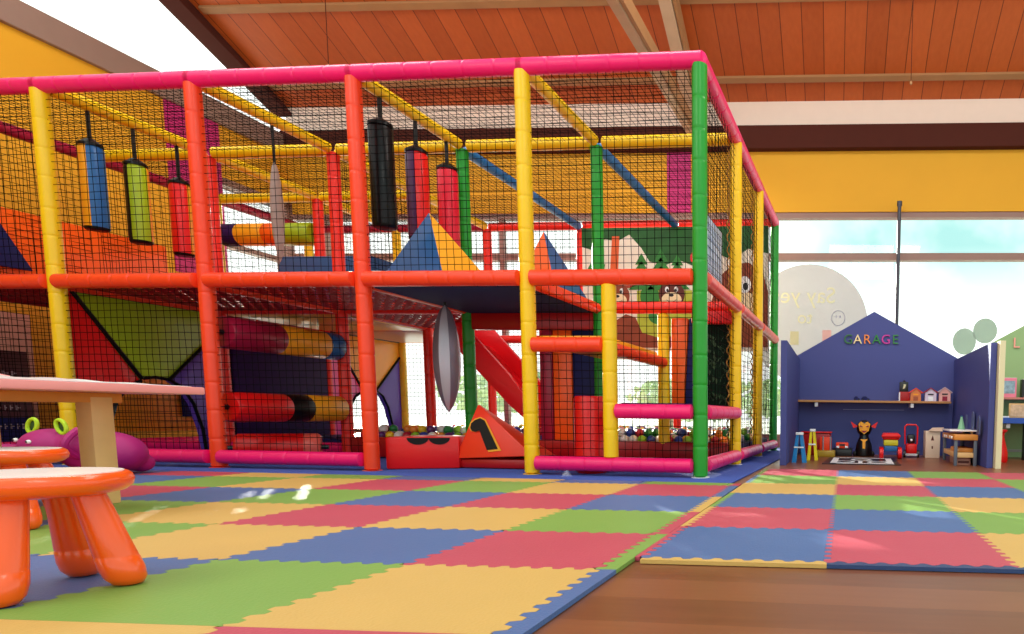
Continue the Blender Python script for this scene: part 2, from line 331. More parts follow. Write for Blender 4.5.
# stepped bay at the front right: bench, step, intermediate posts
pole('post', (-.62, -.02, HB+.04), (-.62, -.02, HD-.04), YELLOW); pole('post', (-.63, GY[1], .1), (-.63, GY[1], HD-.05), YELLOW)
pole('step_rail', (-1.165, -.03, .903), (-.655, -.03, .903), ORANGE); pole('step_rail', (-.62, .05, .88), (-.62, GY[1]-.05, .88), ORANGE, .045)
pole('bench_rail', (-.585, -.03, .457), (-.04, -.03, .457), PINK); pole('bench_rail', (.02, .05, .457), (.02, GY[1]-.05, .457), PINK)
b = B(); b.box((-.58, .02, .44), (-.05, GY[1]-.06, .515), .02); o = b.build('bench_pad', DPURPLE, frame)
b = B(); b.box((-1.15, .02, .9), (-.66, GY[1]-.06, .97), .02); o = b.build('step_pad', AMBER, frame)
# decks
RDECK = vinyl('red_deck_cover', '#a01018', rough=.6, spec=.2, coat=0)
def deck(i, j, m, k=1):
    b = B()
    if m is not RDECK: b.box((GX[i+1]+.04, GY[j]+.04, HD-.05), (GX[i]-.04, GY[j+1]-.04, HD+.01), .012); return b.build('deck_panel', m, frame)
    xa_, xb_, ya_, yb_ = GX[i+1]+.03, GX[i]-.03, GY[j]+.03, GY[j+1]-.03; n_ = 20        # a deck woven of red straps with light between them
    for k in range(n_):
        y = ya_+(yb_-ya_)*(k+.5)/n_; w_ = (yb_-ya_)/n_*.40; pts = [(xa_+(xb_-xa_)*q/24, HD-.02+.006*(1 if (q+k) % 2 else -1)) for q in range(25)]
        b.prism([(x, y-w_, z) for x, z in pts]+[(x, y-w_, z+.004) for x, z in pts[::-1]], (0, 2*w_, 0))
    for k in range(12):
        x = xa_+(xb_-xa_)*(k+.5)/12; w_ = (xb_-xa_)/12*.34; b.box((x-w_, ya_, HD-.021), (x+w_, yb_, HD-.017))
    return b.build('deck_panel', m, frame, smooth=0)
deck(1, 0, SLATE); deck(2, 0, RDECK); deck(3, 0, RDECK); deck(4, 0, RDECK); deck(2, 1, RDECK); deck(3, 1, AMBER); deck(4, 1, RDECK); deck(3, 2, vinyl('tan_deck', '#d8a070')); deck(4, 2, RDECK)
b = B(); b.box((-2.36, GY[1]-.03, HD-.19), (-1.24, GY[1]+.03, HD-.02), .02); b.build('fascia_pad', DRED, frame)
b = B(); b.box((-5.96, GY[1]-.06, HD-.16), (-4.84, GY[1], HD-.02), .02); b.build('fascia_pad', DRED, frame)
b = B(); b.box((-.36, GY[1]-.1, HD-.15), (-.02, GY[1]-.045, HD-.04), .015); b.build('fascia_pad', RED, frame)
# padded walls of the frame
def wall_panel(name, pts, ext, m, lab=None, bev=.015):
    b = B(); b.prism(pts, ext); b.bevel(bev); o = b.build(name, m, frame)
    if lab: o['label'] = lab
    return o
y0 = GY[1]+.05
wall_panel('wall_pad', [(-1.78, y0, .02), (-1.66, y0, .02), (-1.66, y0, 1.27), (-1.78, y0, 1.27)], (0, .08, 0), MAROON)
wall_panel('wall_pad', [(-1.655, y0, .02), (-1.48, y0, .02), (-1.48, y0, 1.27), (-1.655, y0, 1.27)], (0, .08, 0), DORANGE, 'orange padded stripe behind the stepped bay')
wall_panel('wall_pad', [(-1.475, y0, .02), (-1.26, y0, .02), (-1.26, y0, 1.27), (-1.475, y0, 1.27)], (0, .08, 0), NAVY)
wall_panel('wall_pad', [(-.58, y0, .45), (-.47, y0, .45), (-.425, y0, 1.27), (-.58, y0, 1.27)], (0, .08, 0), DORANGE, 'orange padded wall above the pink bench')
wall_panel('wall_pad', [(-.465, y0, .45), (-.33, y0, .45), (-.33, y0, 1.27), (-.42, y0, 1.27)], (0, .08, 0), NAVY)
p = wall_panel('wall_pad', [(-.325, y0, .45), (-.05, y0, .45), (-.05, y0, 1.27), (-.325, y0, 1.27)], (0, .08, 0), mat('dark_jungle_print', '#12281a', rough=.8, var=.9, vscale=14, spec=.1), 'dark green jungle printed pad')
b = B()
for k in range(60):
    x = random.uniform(-.31, -.06); z = random.uniform(.5, 1.15); a = random.uniform(-1, 1); l = .07
    b.prism([(x, y0-.004, z), (x+l*.25*math.cos(a), y0-.004, z+l*.5), (x+l*math.sin(a), y0-.004, z+l)], (0, .003, 0))
lp = b.build('leaf_print', mat('dull_leaf_print', '#2c4a24', rough=.6, var=.5), p, smooth=0); lp['kind'] = 'stuff'
wall_panel('wall_pad', [(-4.76, 1.28, .05), (-4.76, 2.36, .05), (-4.76, 2.36, 1.08), (-4.76, 1.28, 1.08)], (-.08, 0, 0), DPURPLE, 'dark purple padded wall behind the rollers')
wall_panel('wall_pad', [(-6.0, .05, HD), (-6.0, 1.85, HD), (-6.0, 1.85, 2.075), (-6.0, .05, 2.075)], (-.08, 0, 0), DORANGE, 'tall orange padded wall on the upper deck')
wall_panel('wall_pad', [(-5.94, .06, 1.58), (-5.94, .69, 1.58), (-5.94, .42, 2.07), (-5.94, .06, 2.07)], (-.04, 0, 0), NAVY, 'navy triangular pad on the orange wall', .008)
wall_panel('wall_pad', [(-6.0, 1.9, HD), (-6.0, 2.3, HD), (-6.0, 2.3, 1.72), (-6.0, 1.9, 1.72)], (-.08, 0, 0), PINKP)
# padded doorway panels with three colours round an arch
def arch_panel(X, ya, yb, colours, lab):
    d = yb-ya; zt = 1.30; f = lambda a, z: (X, ya+a*d, z)
    arch = [(.86, .0), (.84, .25), (.78, .48), (.70, .62), (.60, .68), (.50, .695), (.42, .68)]
    arcl = [(.40, .66), (.30, .6), (.22, .48), (.17, .3), (.15, 0)]
    L_ = [f(0, 0), f(0, zt)]+[f(a, z) for a, z in arcl[:1]]+[f(a, z) for a, z in arcl[1:]]
    T_ = [f(.02, zt), f(1, zt), f(1, 1.12), f(.62, .68), f(.5, .695), f(.41, .675)]
    R_ = [f(1, 1.1), f(1, 0)]+[f(a, z) for a, z in arch[:5]]
    for pts, m in zip((L_, T_, R_), colours): wall_panel('doorway_pad', pts, (-.05, 0, 0), m, None, .006)
    b = B()
    for pts in ([f(.01, zt), f(.41, .675)], [f(1, 1.11), f(.61, .685)], [f(0, zt+.005), f(1, zt+.005)], [f(a, z) for a, z in arcl]+[], [f(a, z) for a, z in arch[::-1]]):
        b.path([(p[0]+.005, p[1], p[2]) for p in pts], .014, 6)
    b.build('doorway_piping', BLACK, frame)
arch_panel(-4.8, .07, 1.16, (RED, OLIVE, PURPLE), '')
arch_panel(-4.8, 2.46, 3.55, (PINKP, AMBER, PURPLE), '')
# pads beyond the first doorway
wall_panel('wall_pad', [(-6.1, 1.3, .2), (-6.1, 2.3, .2), (-6.1, 2.3, 1.2), (-6.1, 1.3, 1.2)], (-.08, 0, 0), AMBER)
wall_panel('wall_pad', [(-6.06, 1.95, .35), (-6.06, 2.2, .35), (-6.06, 2.2, .9), (-6.06, 1.95, .9)], (-.03, 0, 0), NAVY, None, .006)
# low padded edge of the ball pit
b = B(); b.box((-2.35, GY[1]-.05, .02), (-.05, GY[1]+.05, .20), .02); b.build('pit_wall', DRED, frame)
b = B(); b.box((-3.55, GY[1]-.05, .02), (-2.45, GY[1]+.05, .20), .02); b.build('pit_wall', DRED, frame)
b = B(); b.box((-4.7, GY[1]+.06, .0), (-.06, 3.54, .17), .02); b.build('pit_floor', NAVY, frame)
# white printed panel on the right-hand side
o = wall_panel('side_screen', [(-.07, .38, 1.45), (-.07, 1.0, 1.45), (-.07, 1.0, 1.905), (-.07, .38, 1.905)], (-.02, 0, 0), PALEBLUE, 'pale blue-white printed panel', .004)
b = B()
for q in range(5): b.prism([(-.069, .42, 1.52+q*.075), (-.069, .96, 1.52+q*.075+.004), (-.069, .96, 1.535+q*.075), (-.069, .42, 1.54+q*.075)], (.003, 0, 0))
b.build('print', mat('grey_blue_print', '#a8bcdc', rough=.5), o, smooth=0)
# netting
def net(P, U, W, cell=.054, r=.0021):
    P = Vector(P); U = Vector(U); W = Vector(W); nu = max(2, round(U.length/cell)); nw = max(2, round(W.length/cell)); N = U.cross(W).normalized()
    b = B(); seg = 5
    def line(A, D, S):
        pts = []
        for k in range(seg+1):
            j = S*random.uniform(-.0035, .0035) if 0 < k < seg else S*0
            pts.append(A+D*(k/seg)+j+N*random.uniform(-.006, .006))
        b.path(pts, r, 4)
    Un, Wn = U.normalized(), W.normalized()
    for i in range(nu+1): line(P+U*(i/nu), W, Un)
    for i in range(nw+1): line(P+W*(i/nw), U, Wn)
    return b.build('netting', CORD, frame, smooth=0)
g = .045
for i in range(5):
    net((GX[i]-g, 0, HD+g), (GX[i+1]-GX[i]+2*g, 0, 0), (0, 0, HT-HD-2*g))
    if i not in (0, 1): net((GX[i]-g, 0, HB+g), (GX[i+1]-GX[i]+2*g, 0, 0), (0, 0, HD-HB-2*g))
net((-.05, 0, .5), (-.53, 0, 0), (0, 0, .8)); net((-.05, 0, .14), (-.53, 0, 0), (0, 0, .27)); net((-.66, 0, .95), (-.5, 0, 0), (0, 0, .35)); net((-.66, 0, .14), (-.5, 0, 0), (0, 0, .7))
for j in range(3):
    net((0, GY[j]+g, HD+g), (0, GY[j+1]-GY[j]-2*g, 0), (0, 0, HT-HD-2*g)); net((0, GY[j]+g, HB+g), (0, GY[j+1]-GY[j]-2*g, 0), (0, 0, HD-HB-2*g))
    net((GX[5], GY[j]+g, HB+g), (0, GY[j+1]-GY[j]-2*g, 0), (0, 0, HT-HB-2*g))
    for i in range(5): net((GX[i]-g, GY[j]+g, HT), (GX[i+1]-GX[i]+2*g, 0, 0), (0, GY[j+1]-GY[j]-2*g, 0), cell=.05)
for i in range(5):
    if i < 2: net((GX[i]-g, GY[3], HB+g), (GX[i+1]-GX[i]+2*g, 0, 0), (0, 0, .95))
    else: net((GX[i]-g, GY[3], HB+g), (GX[i+1]-GX[i]+2*g, 0, 0), (0, 0, HT-HB-2*g))
net((-3.6, GY[1]+g, HD+g), (0, 1.1, 0), (0, 0, 1.27), cell=.05)
# lacing cord spiralled up beside some posts
b = B()
for (x, y, z0, z1) in ((0-.06, GY[1], .1, 2.65), (-.06, GY[2], .1, 2.65)):
    b.path([(x+.012*math.cos(t*1.1), y+.012*math.sin(t*1.1)-.02, z0+(z1-z0)*t/140) for t in range(141)], .006, 5)
b.build('lacing_cord', mat('tan_rope', '#b88438', rough=.8), frame)

# ------------------------------------------------------------------ jungle mural at the back of the upper deck
mu = thing('jungle_mural', (-1.2, 3.52, HD), 'painted jungle mural with pine trees, brown animals and green canopy behind the upper right bays', 'mural')
ym = 3.50
b = B(); b.box((-2.34, ym, 1.20), (-.06, ym+.03, 2.66), .004); b.build('board', mat('cream_mural_board', '#f4e8d4', rough=.6, var=.04), mu)
def flat(name, polys, m, d, par=mu):
    b = B()
    for pl in polys: b.prism([(x, ym-d, z) for x, z in pl], (0, .004, 0))
    return b.build(name, m, par, smooth=0)
def disc(cx, cz, rx, rz, n=18): return [(cx+rx*math.cos(2*PI*i/n), cz+rz*math.sin(2*PI*i/n)) for i in range(n)]
canopy = [(-2.34, 2.66), (-2.34, 2.44), (-2.2, 2.40), (-2.05, 2.53), (-1.9, 2.5), (-1.75, 2.58), (-1.6, 2.42), (-1.5, 2.26), (-1.3, 2.22), (-1.15, 2.28), (-.95, 2.2), (-.7, 2.36), (-.5, 2.27), (-.3, 2.4), (-.06, 2.34), (-.06, 2.66)]
MDG = mat('mural_dark_green', '#1c5c20', rough=.6, var=.5, vscale=7); MG = mat('mural_green', '#2e8030', rough=.6, var=.3); MLG = mat('mural_lime', '#b4bc34', rough=.6, var=.3, vscale=6)
MBR = mat('mural_brown', '#8c3c1c', rough=.6, var=.3, vscale=8); MDB = mat('mural_dark_brown', '#5c2014', rough=.6); MOR = mat('mural_orange', '#e06028', rough=.6, var=.2); MCR = mat('mural_muzzle', '#f4dcae', rough=.6)
flat('canopy', [canopy], MDG, .004)
flat('tree_trunk', [[(-1.96, 2.56), (-1.87, 2.56), (-1.9, 2.0), (-2.0, 2.0)]], MOR, .006)
def pine(x, z, s):
    P = []
    for k in range(4): P.append([(x-s*(.35+.13*k), z+s*(1.35-.45*k)), (x, z+s*(1.95-.4*k)), (x+s*(.35+.13*k), z+s*(1.35-.45*k))])
    return P
for x, z, s in ((-1.60, 1.98, .22), (-1.36, 1.97, .25), (-1.16, 1.98, .21)): flat('pine_tree', pine(x, z-.05, s), MG, .008)
flat('fern', [[(-2.32, 2.1), (-2.2, 2.3), (-2.18, 2.12), (-2.05, 2.24), (-2.1, 2.02), (-2.3, 1.98)]], MG, .006)
flat('bush', [disc(-1.93, 2.05, .16, .1), disc(-1.78, 2.03, .14, .08)], mat('mural_rust', '#b03a20', rough=.6, var=.4, vscale=20), .008)
flat('grass_bank', [[(-1.66, 1.92), (-1.66, 1.3), (-.98, 1.3), (-.98, 1.92)]], MLG, .005)
flat('shrub', [disc(-1.5, 1.85, .12, .14), disc(-1.28, 1.86, .1, .14), disc(-1.4, 1.62, .12, .1)], MG, .007)
def face(cx, cz, s, m, name):
    f = flat(name, [disc(cx, cz, .2*s, .2*s)], m, .010)
    flat('muzzle', [disc(cx, cz-.075*s, .155*s, .11*s)], MCR, .014, f)
    flat('eye', [disc(cx-.07*s, cz+.075*s, .03*s, .042*s), disc(cx+.07*s, cz+.075*s, .03*s, .042*s)], EYEW, .014, f)
    flat('pupil', [disc(cx-.06*s, cz+.06*s, .018*s, .026*s), disc(cx+.06*s, cz+.06*s, .018*s, .026*s), disc(cx, cz-.01*s, .035*s, .022*s), [(cx-.08*s, cz-.07*s), (cx, cz-.12*s), (cx+.08*s, cz-.07*s), (cx, cz-.15*s)]], BLK, .018, f)
face(-1.23, 1.87, .8, MDB, 'brown_animal_face'); face(-1.9, 1.86, .75, MBR, 'rust_animal_face')
flat('animal_body', [[(-1.98, 1.3), (-1.95, 1.55), (-1.8, 1.64), (-1.68, 1.6), (-1.6, 1.42), (-1.4, 1.36), (-1.2, 1.38), (-1.0, 1.32), (-1.0, 1.24), (-1.98, 1.24)]], MBR, .009)
bigf = flat('large_brown_animal', [[(-.72, 1.25), (-.74, 1.8), (-.62, 2.1), (-.48, 2.22), (-.3, 2.24), (-.12, 2.12), (-.06, 1.9), (-.06, 1.25)]], MBR, .009)
flat('eye', [disc(-.34, 1.98, .075, .1)], EYEW, .013, bigf); flat('pupil', [disc(-.33, 1.96, .03, .045)], BLK, .017, bigf); flat('muzzle', [disc(-.31, 1.76, .13, .13)], MCR, .013, bigf)
flat('red_bird', [disc(-.93, 2.3, .07, .08), [(-.95, 2.25), (-.85, 2.1), (-1.0, 2.05)]], RED, .010)

# ------------------------------------------------------------------ rollers
def roller(p0, p1, r, bands, label, group=None, angle=0):
    p0 = Vector(p0); p1 = Vector(p1); L = (p1-p0).length; d = (p1-p0)/L
    t = thing('foam_roller', tuple((p0+p1)/2), label, 'roller', group)
    a = 0
    for f, m in bands:
        q0 = a*L; q1 = (a+f)*L; e0 = .02 if a == 0 else .003; e1 = .02 if a+f > .99 else .003
        b = B(); b.prof(p0, p1, [(q0, r*.86 if a == 0 else r*.985), (q0+e0, r), (q1-e1, r), (q1, r*.86 if a+f > .99 else r*.985)], 28); b.build('roller_sleeve', m, t, smooth=40); a += f
    b = B(); b.tube(p0-d*.05, p0+d*.01, .02, 10); b.tube(p1-d*.01, p1+d*.05, .02, 10); b.build('axle', BLK, t)
roller((-3.6, .09, 1.0), (-3.6, 1.14, 1.0), .118, ((.42, MAROON), (.42, AMBER), (.16, TEAL)), 'horizontal maroon, amber and blue foam roller, highest of three on the lower level', None)
roller((-3.6, .09, .452), (-3.6, 1.14, .452), .112, ((.44, RED), (.2, BLACK), (.36, AMBER)), 'horizontal red, black and amber foam roller between orange posts at knee height', None)
roller((-3.9, .42, .128), (-3.45, .75, .128), .115, ((.8, RED), (.2, ROSE)), 'short red foam roller lying on the blue floor below the others', None)
roller((-5.92, 2.4, 2.33), (-4.86, 2.4, 2.33), .118, ((.2, DPURPLE), (.3, AMBER), (.14, DORANGE), (.36, OLIVE)), 'purple, amber and green foam roller on the upper deck at the back', None)

# ------------------------------------------------------------------ hanging bags
def bag(x, y, zt, zb, r, bands, label, ztop=HT-.045, rot=0, group=None):
    t = thing('punch_bag', (x, y, zt), label, 'punch bag', group)
    b = B(); n = 24; w = [f for f, m in bands]; tot = sum(w); acc = []; s = 0
    for f, m in bands:
        k0 = s; s += f/tot; k1 = s; b = B()
        a0, a1 = 2*PI*k0+rot, 2*PI*k1+rot; m_ = max(4, int(n*(k1-k0)))
        prof = [(zt, .03), (zt-.015, r*.8), (zt-.05, r), (zb+.03, r), (zb, r*.9), (zb-.002, .02)]
        rows = [[b.bm.verts.new((x+q*math.cos(a0+(a1-a0)*i/m_), y+q*math.sin(a0+(a1-a0)*i/m_), z)) for i in range(m_+1)] for z, q in prof]
        for A, D in zip(rows[:-1], rows[1:]):
            for i in range(m_): b.bm.faces.new((A[i], A[i+1], D[i+1], D[i]))
        b.build('bag_side', m, t, smooth=50)
    b = B(); b.prof((x, y, zt-.03), (x, y, zt+1), [(0, r*1.02), (.02, r*1.0), (.045, r*.55), (.06, .02)], 20); b.build('bag_cap', BLACK, t)
    b = B(); b.prof((x, y, zb-.008), (x, y, zb+1), [(0, r*.85), (.004, r*.93), (.02, r*1.01)], 20); b.build('bag_base', BLACK, t)
    b = B(); b.box((x-.014, y-.006, zt), (x+.014, y+.006, ztop), .002); b.build('hanging_strap', STRAP, t)
bag(-4.8, .29, 2.44, 1.80, .074, ((.5, TEAL), (.5, AMBER)), 'blue and amber punch bag, leftmost of the bags hanging in the left bay', rot=-1.05)
bag(-4.8, .60, 2.41, 1.78, .074, ((.27, OLIVE), (.3, AMBER), (.43, BLACK)), 'olive green punch bag with black and amber sides in the left bay', rot=-1.42)
bag(-4.8, .94, 2.38, 1.76, .072, ((.36, RED), (.64, AMBER)), 'red punch bag with amber side hanging beside the orange post', rot=-2.3)
bag(-2.4, .24, 2.50, 1.77, .080, ((1, BLACK),), 'glossy all black punch bag in the middle bay')
bag(-2.4, .62, 2.46, 1.78, .079, ((.5, RED), (.5, vinyl('violet_vinyl', '#4c2250'))), 'half purple half red punch bag behind the blue pyramid', rot=-1.15)
bag(-2.4, 1.0, 2.47, 1.79, .08, ((1, vinyl('crimson_vinyl', '#dc1030')),), 'plain crimson punch bag beside the green inner post')
def spindle(x, y, zt, zb, rx, ry, label, ztop, cols, name='punch_bag'):
    t = thing(name, (x, y, zt), label, 'punch bag'); n = 24; m = len(cols); H = zt-zb
    for k in range(m):
        b = B(); rows = []
        for j in range(19):
            f = j/18; q = max(.03, (math.sin(PI*min(1, f*1.02))**.52)) if 0 < f < 1 else .03
            a0, a1 = 2*PI*k/m, 2*PI*(k+1)/m; s = 4
            rows.append([b.bm.verts.new((x+rx*q*math.cos(a0+(a1-a0)*i/s)*(1-.05*abs(math.sin(PI*i/s))), y+ry*q*math.sin(a0+(a1-a0)*i/s)*(1-.05*abs(math.sin(PI*i/s))), zt-H*f)) for i in range(s+1)])
        for A, D in zip(rows[:-1], rows[1:]):
            for i in range(s): b.bm.faces.new((A[i], A[i+1], D[i+1], D[i]))
        b.build('bag_gore', cols[k], t, smooth=60)
    b = B(); b.box((x-.01, y-.004, zt-.02), (x+.01, y+.004, ztop), .001); b.build('hanging_strap', STRAP, t)
VIO = vinyl('violet_satin', '#3c2450', rough=.3)
LIL = mat('lilac_satin', '#8c7c98', rough=.32, metal=.2); GREYS = mat('grey_satin', '#7c7684', rough=.32, metal=.4)
spindle(-2.2, .6, 1.275, .435, .1, .1, 'shiny silver and purple spindle-shaped bag hanging under the deck', HD-.05, [LIL, SILVER, VIO, VIO, VIO, GREYS, SILVER, GREYS])
spindle(-3.6, .62, 2.40, 1.62, .03, .055, 'thin taupe satin bag hanging slack in the second bay from left', HT-.045, [GREYB]*6)

# ------------------------------------------------------------------ soft play blocks
def pyramid(c, base_z, apex, corners, cols, label):
    t = thing('foam_pyramid', (c[0], c[1], base_z), label, 'foam block'); A = Vector(apex); P = [Vector((x, y, base_z)) for x, y in corners]
    n = len(P); G = sum(P, Vector())/n; G.z = base_z+.02
    for i in range(n):
        b = B(); b.add([P[i], P[(i+1) % n], A, G], [(0, 1, 2), (0, 3, 1), (1, 3, 2), (0, 2, 3)]); b.bevel(.004, 1); b.build('pyramid_face', cols[i % len(cols)], t, smooth=0)
pyramid((-2.15, .42), HD+.012, (-2.165, .40, 1.923), [(-2.62, .38), (-1.84, .06), (-1.66, .42), (-2.2, .78)], [TEAL, AMBER, TEAL, AMBER], 'blue and amber foam pyramid on the deck in front of the bags')
pyramid((-1.52, .85), HD+.012, (-1.50, .85, 1.90), [(-1.73, .74), (-1.25, .52), (-1.24, 1.16), (-1.70, 1.17)], [DORANGE, TEAL, DORANGE, TEAL], 'orange and blue foam pyramid on the deck beside the tall yellow post')
t = thing('foam_ramp', (-4.5, 2.1, HD), 'low dark blue foam ramp with sloped end on the upper deck', 'foam block')
b = B(); b.prism([(-4.74, 1.7, HD+.012), (-3.66, 1.7, HD+.012), (-3.66, 1.7, 1.93), (-4.62, 1.7, 1.93)], (0, .55, 0)); b.bevel(.015)
b.build('ramp_body', vinyl('steel_blue_vinyl', '#2a5080'), t)
# red entrance block
t = thing('foam_block', (-2.05, .35, 0), 'red foam block with black scalloped top edge at the open entrance', 'foam block')
ang = math.atan2(.25, .5)
b = B(); b.prism([(-2.36, .08, .0125), (-1.93, .30, .0125), (-2.03, .62, .0125), (-2.42, .55, .0125)], (0, 0, .238)); b.bevel(.014); b.build('block_body', RED, t)
b = B()
for cx in (-2.17, -2.045):
    y_ = lambda x: .08+(x+2.36)*.22/.43
    arc = [(cx+.062*math.cos(PI+PI*i/12), .243+.05*math.sin(PI+PI*i/12)) for i in range(13)]
    b.prism([(x, y_(x)-.006, z) for x, z in arc], (0, .006, 0))
b.build('scallop_print', BLACK, t, smooth=0)
# number wedge
t = thing('foam_wedge', (-1.75, .45, 0), 'orange-red triangular foam wedge with a big black number one', 'foam block')
b = B(); b.prism([(-1.95, .32, .0125), (-1.90, .80, .0125), (-1.36, .74, .0125), (-1.36, .32, .0125)], (0, 0, .073)); b.bevel(.02); b.build('wedge_base', DRED, t)
b = B(); b.add([(-1.97, .30, .085), (-1.35, .30, .115), (-1.83, .40, .505), (-1.93, .80, .085), (-1.38, .76, .085)], [(0, 1, 2), (0, 2, 3), (1, 4, 2), (2, 4, 3), (0, 3, 4, 1)]); b.bevel(.01)
b.build('wedge_body', vinyl('orange_red_vinyl', '#ec3414'), t)
def on_face(x, z, d): return (x, .30+(z-.09)*.247-d, z)
one = [(-1.865, .318), (-1.862, .352), (-1.835, .378), (-1.795, .392), (-1.758, .375), (-1.63, .165), (-1.715, .155), (-1.79, .30), (-1.82, .288), (-1.85, .295)]
cxo = sum(x for x, z in one)/10; czo = sum(z for x, z in one)/10
b = B(); b.prism([on_face(cxo+(x-cxo)*1.16, czo+(z-czo)*1.10, .006) for x, z in one], (0, -.002, 0)); b.build('number_outline', AMBER, t, smooth=0)
b = B(); b.prism([on_face(x, z, .011) for x, z in one], (0, -.002, 0)); o = b.build('number_one', BLACK, t, smooth=0)
# red padded column
t = thing('foam_column', (-.845, .17, 0), 'upright red padded column behind the front pink rail', 'foam block')
b = B(); b.prof((-.845, .19, 0.0125), (-.845, .19, 1), [(0, .10), (.02, .122), (.53, .122), (.548, .11), (.55, .02)], 28); b.build('column_body', vinyl('bright_red_vinyl', '#d81010'), t)
b = B(); b.box((-.975, .165, .10), (-.962, .205, .40), .004); b.build('column_slot', BLACK, t)
# slide
t = thing('red_slide', (-2.5, 2.25, 0), 'red slide with raised sides running down into the ball pit', 'slide')
prof = [(-3.2, 1.40), (-2.96, 1.36), (-2.44, .80), (-2.24, .52), (-1.88, .51), (-1.88, .25), (-2.09, .235), (-2.25, .33), (-2.44, .50), (-2.95, 1.05), (-3.2, 1.15)]
for y in (1.95, 2.52):
    b = B(); b.prism([(x, y, z) for x, z in prof], (0, .05, 0)); b.bevel(.012); b.build('slide_side', vinyl('slide_red', '#e41420'), t)
b = B(); b.prism([(x, 2.0, z) for x, z in [(-3.2, 1.22), (-2.95, 1.14), (-2.44, .58), (-2.2, .36), (-1.88, .30), (-1.88, .26), (-2.2, .31), (-2.46, .52), (-2.95, 1.08), (-3.2, 1.17)]], (0, .52, 0)); b.build('slide_bed', MATS['slide_red'], t)

# ------------------------------------------------------------------ balls
BC = {'red': '#b01c30', 'yellow': '#e4b820', 'green': '#1c7c40', 'blue': '#203c98', 'white': '#e4e0dc', 'purple': '#5c2068', 'orange': '#e8842c', 'lime': '#8cbc30'}
bm_ = {}
for k, c in BC.items():
    b = B(); b.ell((0, 0, 0), (.039, .039, .039), 16, 10); o = b.build('ball', mat('ball_'+k, c, rough=.3)); bm_[k] = o.data; bpy.data.objects.remove(o)
keys = ['red', 'yellow', 'green', 'blue', 'white', 'white', 'purple', 'orange', 'lime', 'blue', 'red', 'white']
pos = []
for r_ in range(5):
    y = 1.335+r_*.083
    for k in range(42):
        x = -.12-k*.083-(r_ % 2)*.04
        if -3.55 < x and not (-2.0 < x < -1.1 and False): pos.append((x+random.uniform(-.003, .003), y, .21))
up = []
for r_ in range(4):
    for k in range(42):
        x = -.16-k*.083-(r_ % 2)*.04
        if -3.5 < x and random.random() < .55: up.append((x, 1.378+r_*.083, .21+.058))
pos = pos+up[:70]
for k in range(20): pos.append((-.12-(k % 2)*.085, 1.76+(k//2)*.17, .21+(.06 if k % 3 == 0 else 0)))
for p in pos[:298]:
    if p[0] > -.2 and p[1] < 1.3: continue
    k = random.choice(keys); o = bpy.data.objects.new('ball', bm_[k]); C.objects.link(o); o.location = p
    tag(o, '%s plastic ball lying among the others in the ball pit' % k, 'ball', '%s balls in the ball pit' % k)
b = B()
for iy in range(20):
    for ix in range(43):
        x = -.3-ix*.083; y = 1.76+iy*.083
        if x > -3.5 and y < 3.45 and not (-3.3 < x < -1.8 and 1.9 < y < 2.62): b.ell((x, y, .21+random.uniform(0, .05)), (.039, .039, .039), 8, 6, mi=random.randrange(8))
o = b.build('pit_balls', [MATS['ball_'+k] for k in BC]); tag(o, 'mixed coloured plastic balls filling the rear of the ball pit', 'balls', None, 'stuff')

# ------------------------------------------------------------------ sign board at lower left, leaning behind the frame
t = thing('notice_board', (-6.3, .6, .0), 'dark maroon notice board with rows of pale lettering behind the lower left netting', 'board')
b = B(); b.box((-6.36, -.1, .0), (-6.32, .86, .92), .006); b.build('board', mat('maroon_board', '#4c1420', rough=.5), t)
b = B(); b.box((-6.318, -.1, .12), (-6.312, .86, .34)); b.build('navy_band', NAVY, t, smooth=0)
b = B()
for z in (.70, .56, .48, .40, .24):
    y = .02
    while y < .78:
        w_ = random.uniform(.015, .05); b.box((-6.311, y, z), (-6.308, y+w_*.35, z+.045)); b.box((-6.311, y, z+.02), (-6.308, y+w_, z+.03)); y += w_+.02
b.build('lettering', mat('pale_lettering', '#b8a0a4', rough=.6), t, smooth=0)
b = B(); b.box((-6.63, -2.5, 0), (-6.60, 1.1, 1.28)); struct(b.build('trim_11', mat('pinkish_beige_paint', '#d8a890', rough=.7), smooth=0))

# ------------------------------------------------------------------ carpet and mat tiles
b = B(); b.box((-6.4, -.34, 0.001), (.275, 4.3, .011), .003); o = b.build('blue_carpet', CARPET); tag(o, 'dark blue carpet under the whole play frame', 'carpet')
def foam(name, c):
    m = mat(name, c, rough=.5, var=.07, vscale=3, spec=.5)
    nt = m.node_tree; n = nt.nodes; L = nt.links; p = n['Principled BSDF']
    tc = n['Texture Coordinate']; ck = n.new('ShaderNodeTexVoronoi'); ck.inputs['Scale'].default_value = 130; L.new(tc.outputs['Object'], ck.inputs['Vector'])
    bp = n.new('ShaderNodeBump'); bp.inputs['Strength'].default_value = .35; bp.inputs['Distance'].default_value = .002; L.new(ck.outputs['Distance'], bp.inputs['Height']); L.new(bp.outputs['Normal'], p.inputs['Normal'])
    return m
FM = {'Y': foam('yellow_foam', '#cca65a'), 'R': foam('red_foam', '#b84659'), 'B': foam('blue_foam', '#44669a'), 'G': foam('green_foam', '#769f46'), 'K': foam('dark_blue_foam', '#26406c')}
CN = {'Y': 'yellow', 'R': 'red', 'B': 'blue', 'G': 'green', 'K': 'dark blue'}
T = .014; TA = .011
def tooth(t, ph):                                            # interlocking square-ish teeth, shared by both neighbours
    f = (t/.061+ph) % 1
    return TA if f < .42 else (TA-(f-.42)/.08*2*TA if f < .5 else (-TA if f < .92 else -TA+(f-.92)/.08*2*TA))
def seam_pts(a, b_, ph): 
    n = 54; return [(a+(b_-a)*i/n, tooth(a+(b_-a)*i/n, ph)) for i in range(n+1)]
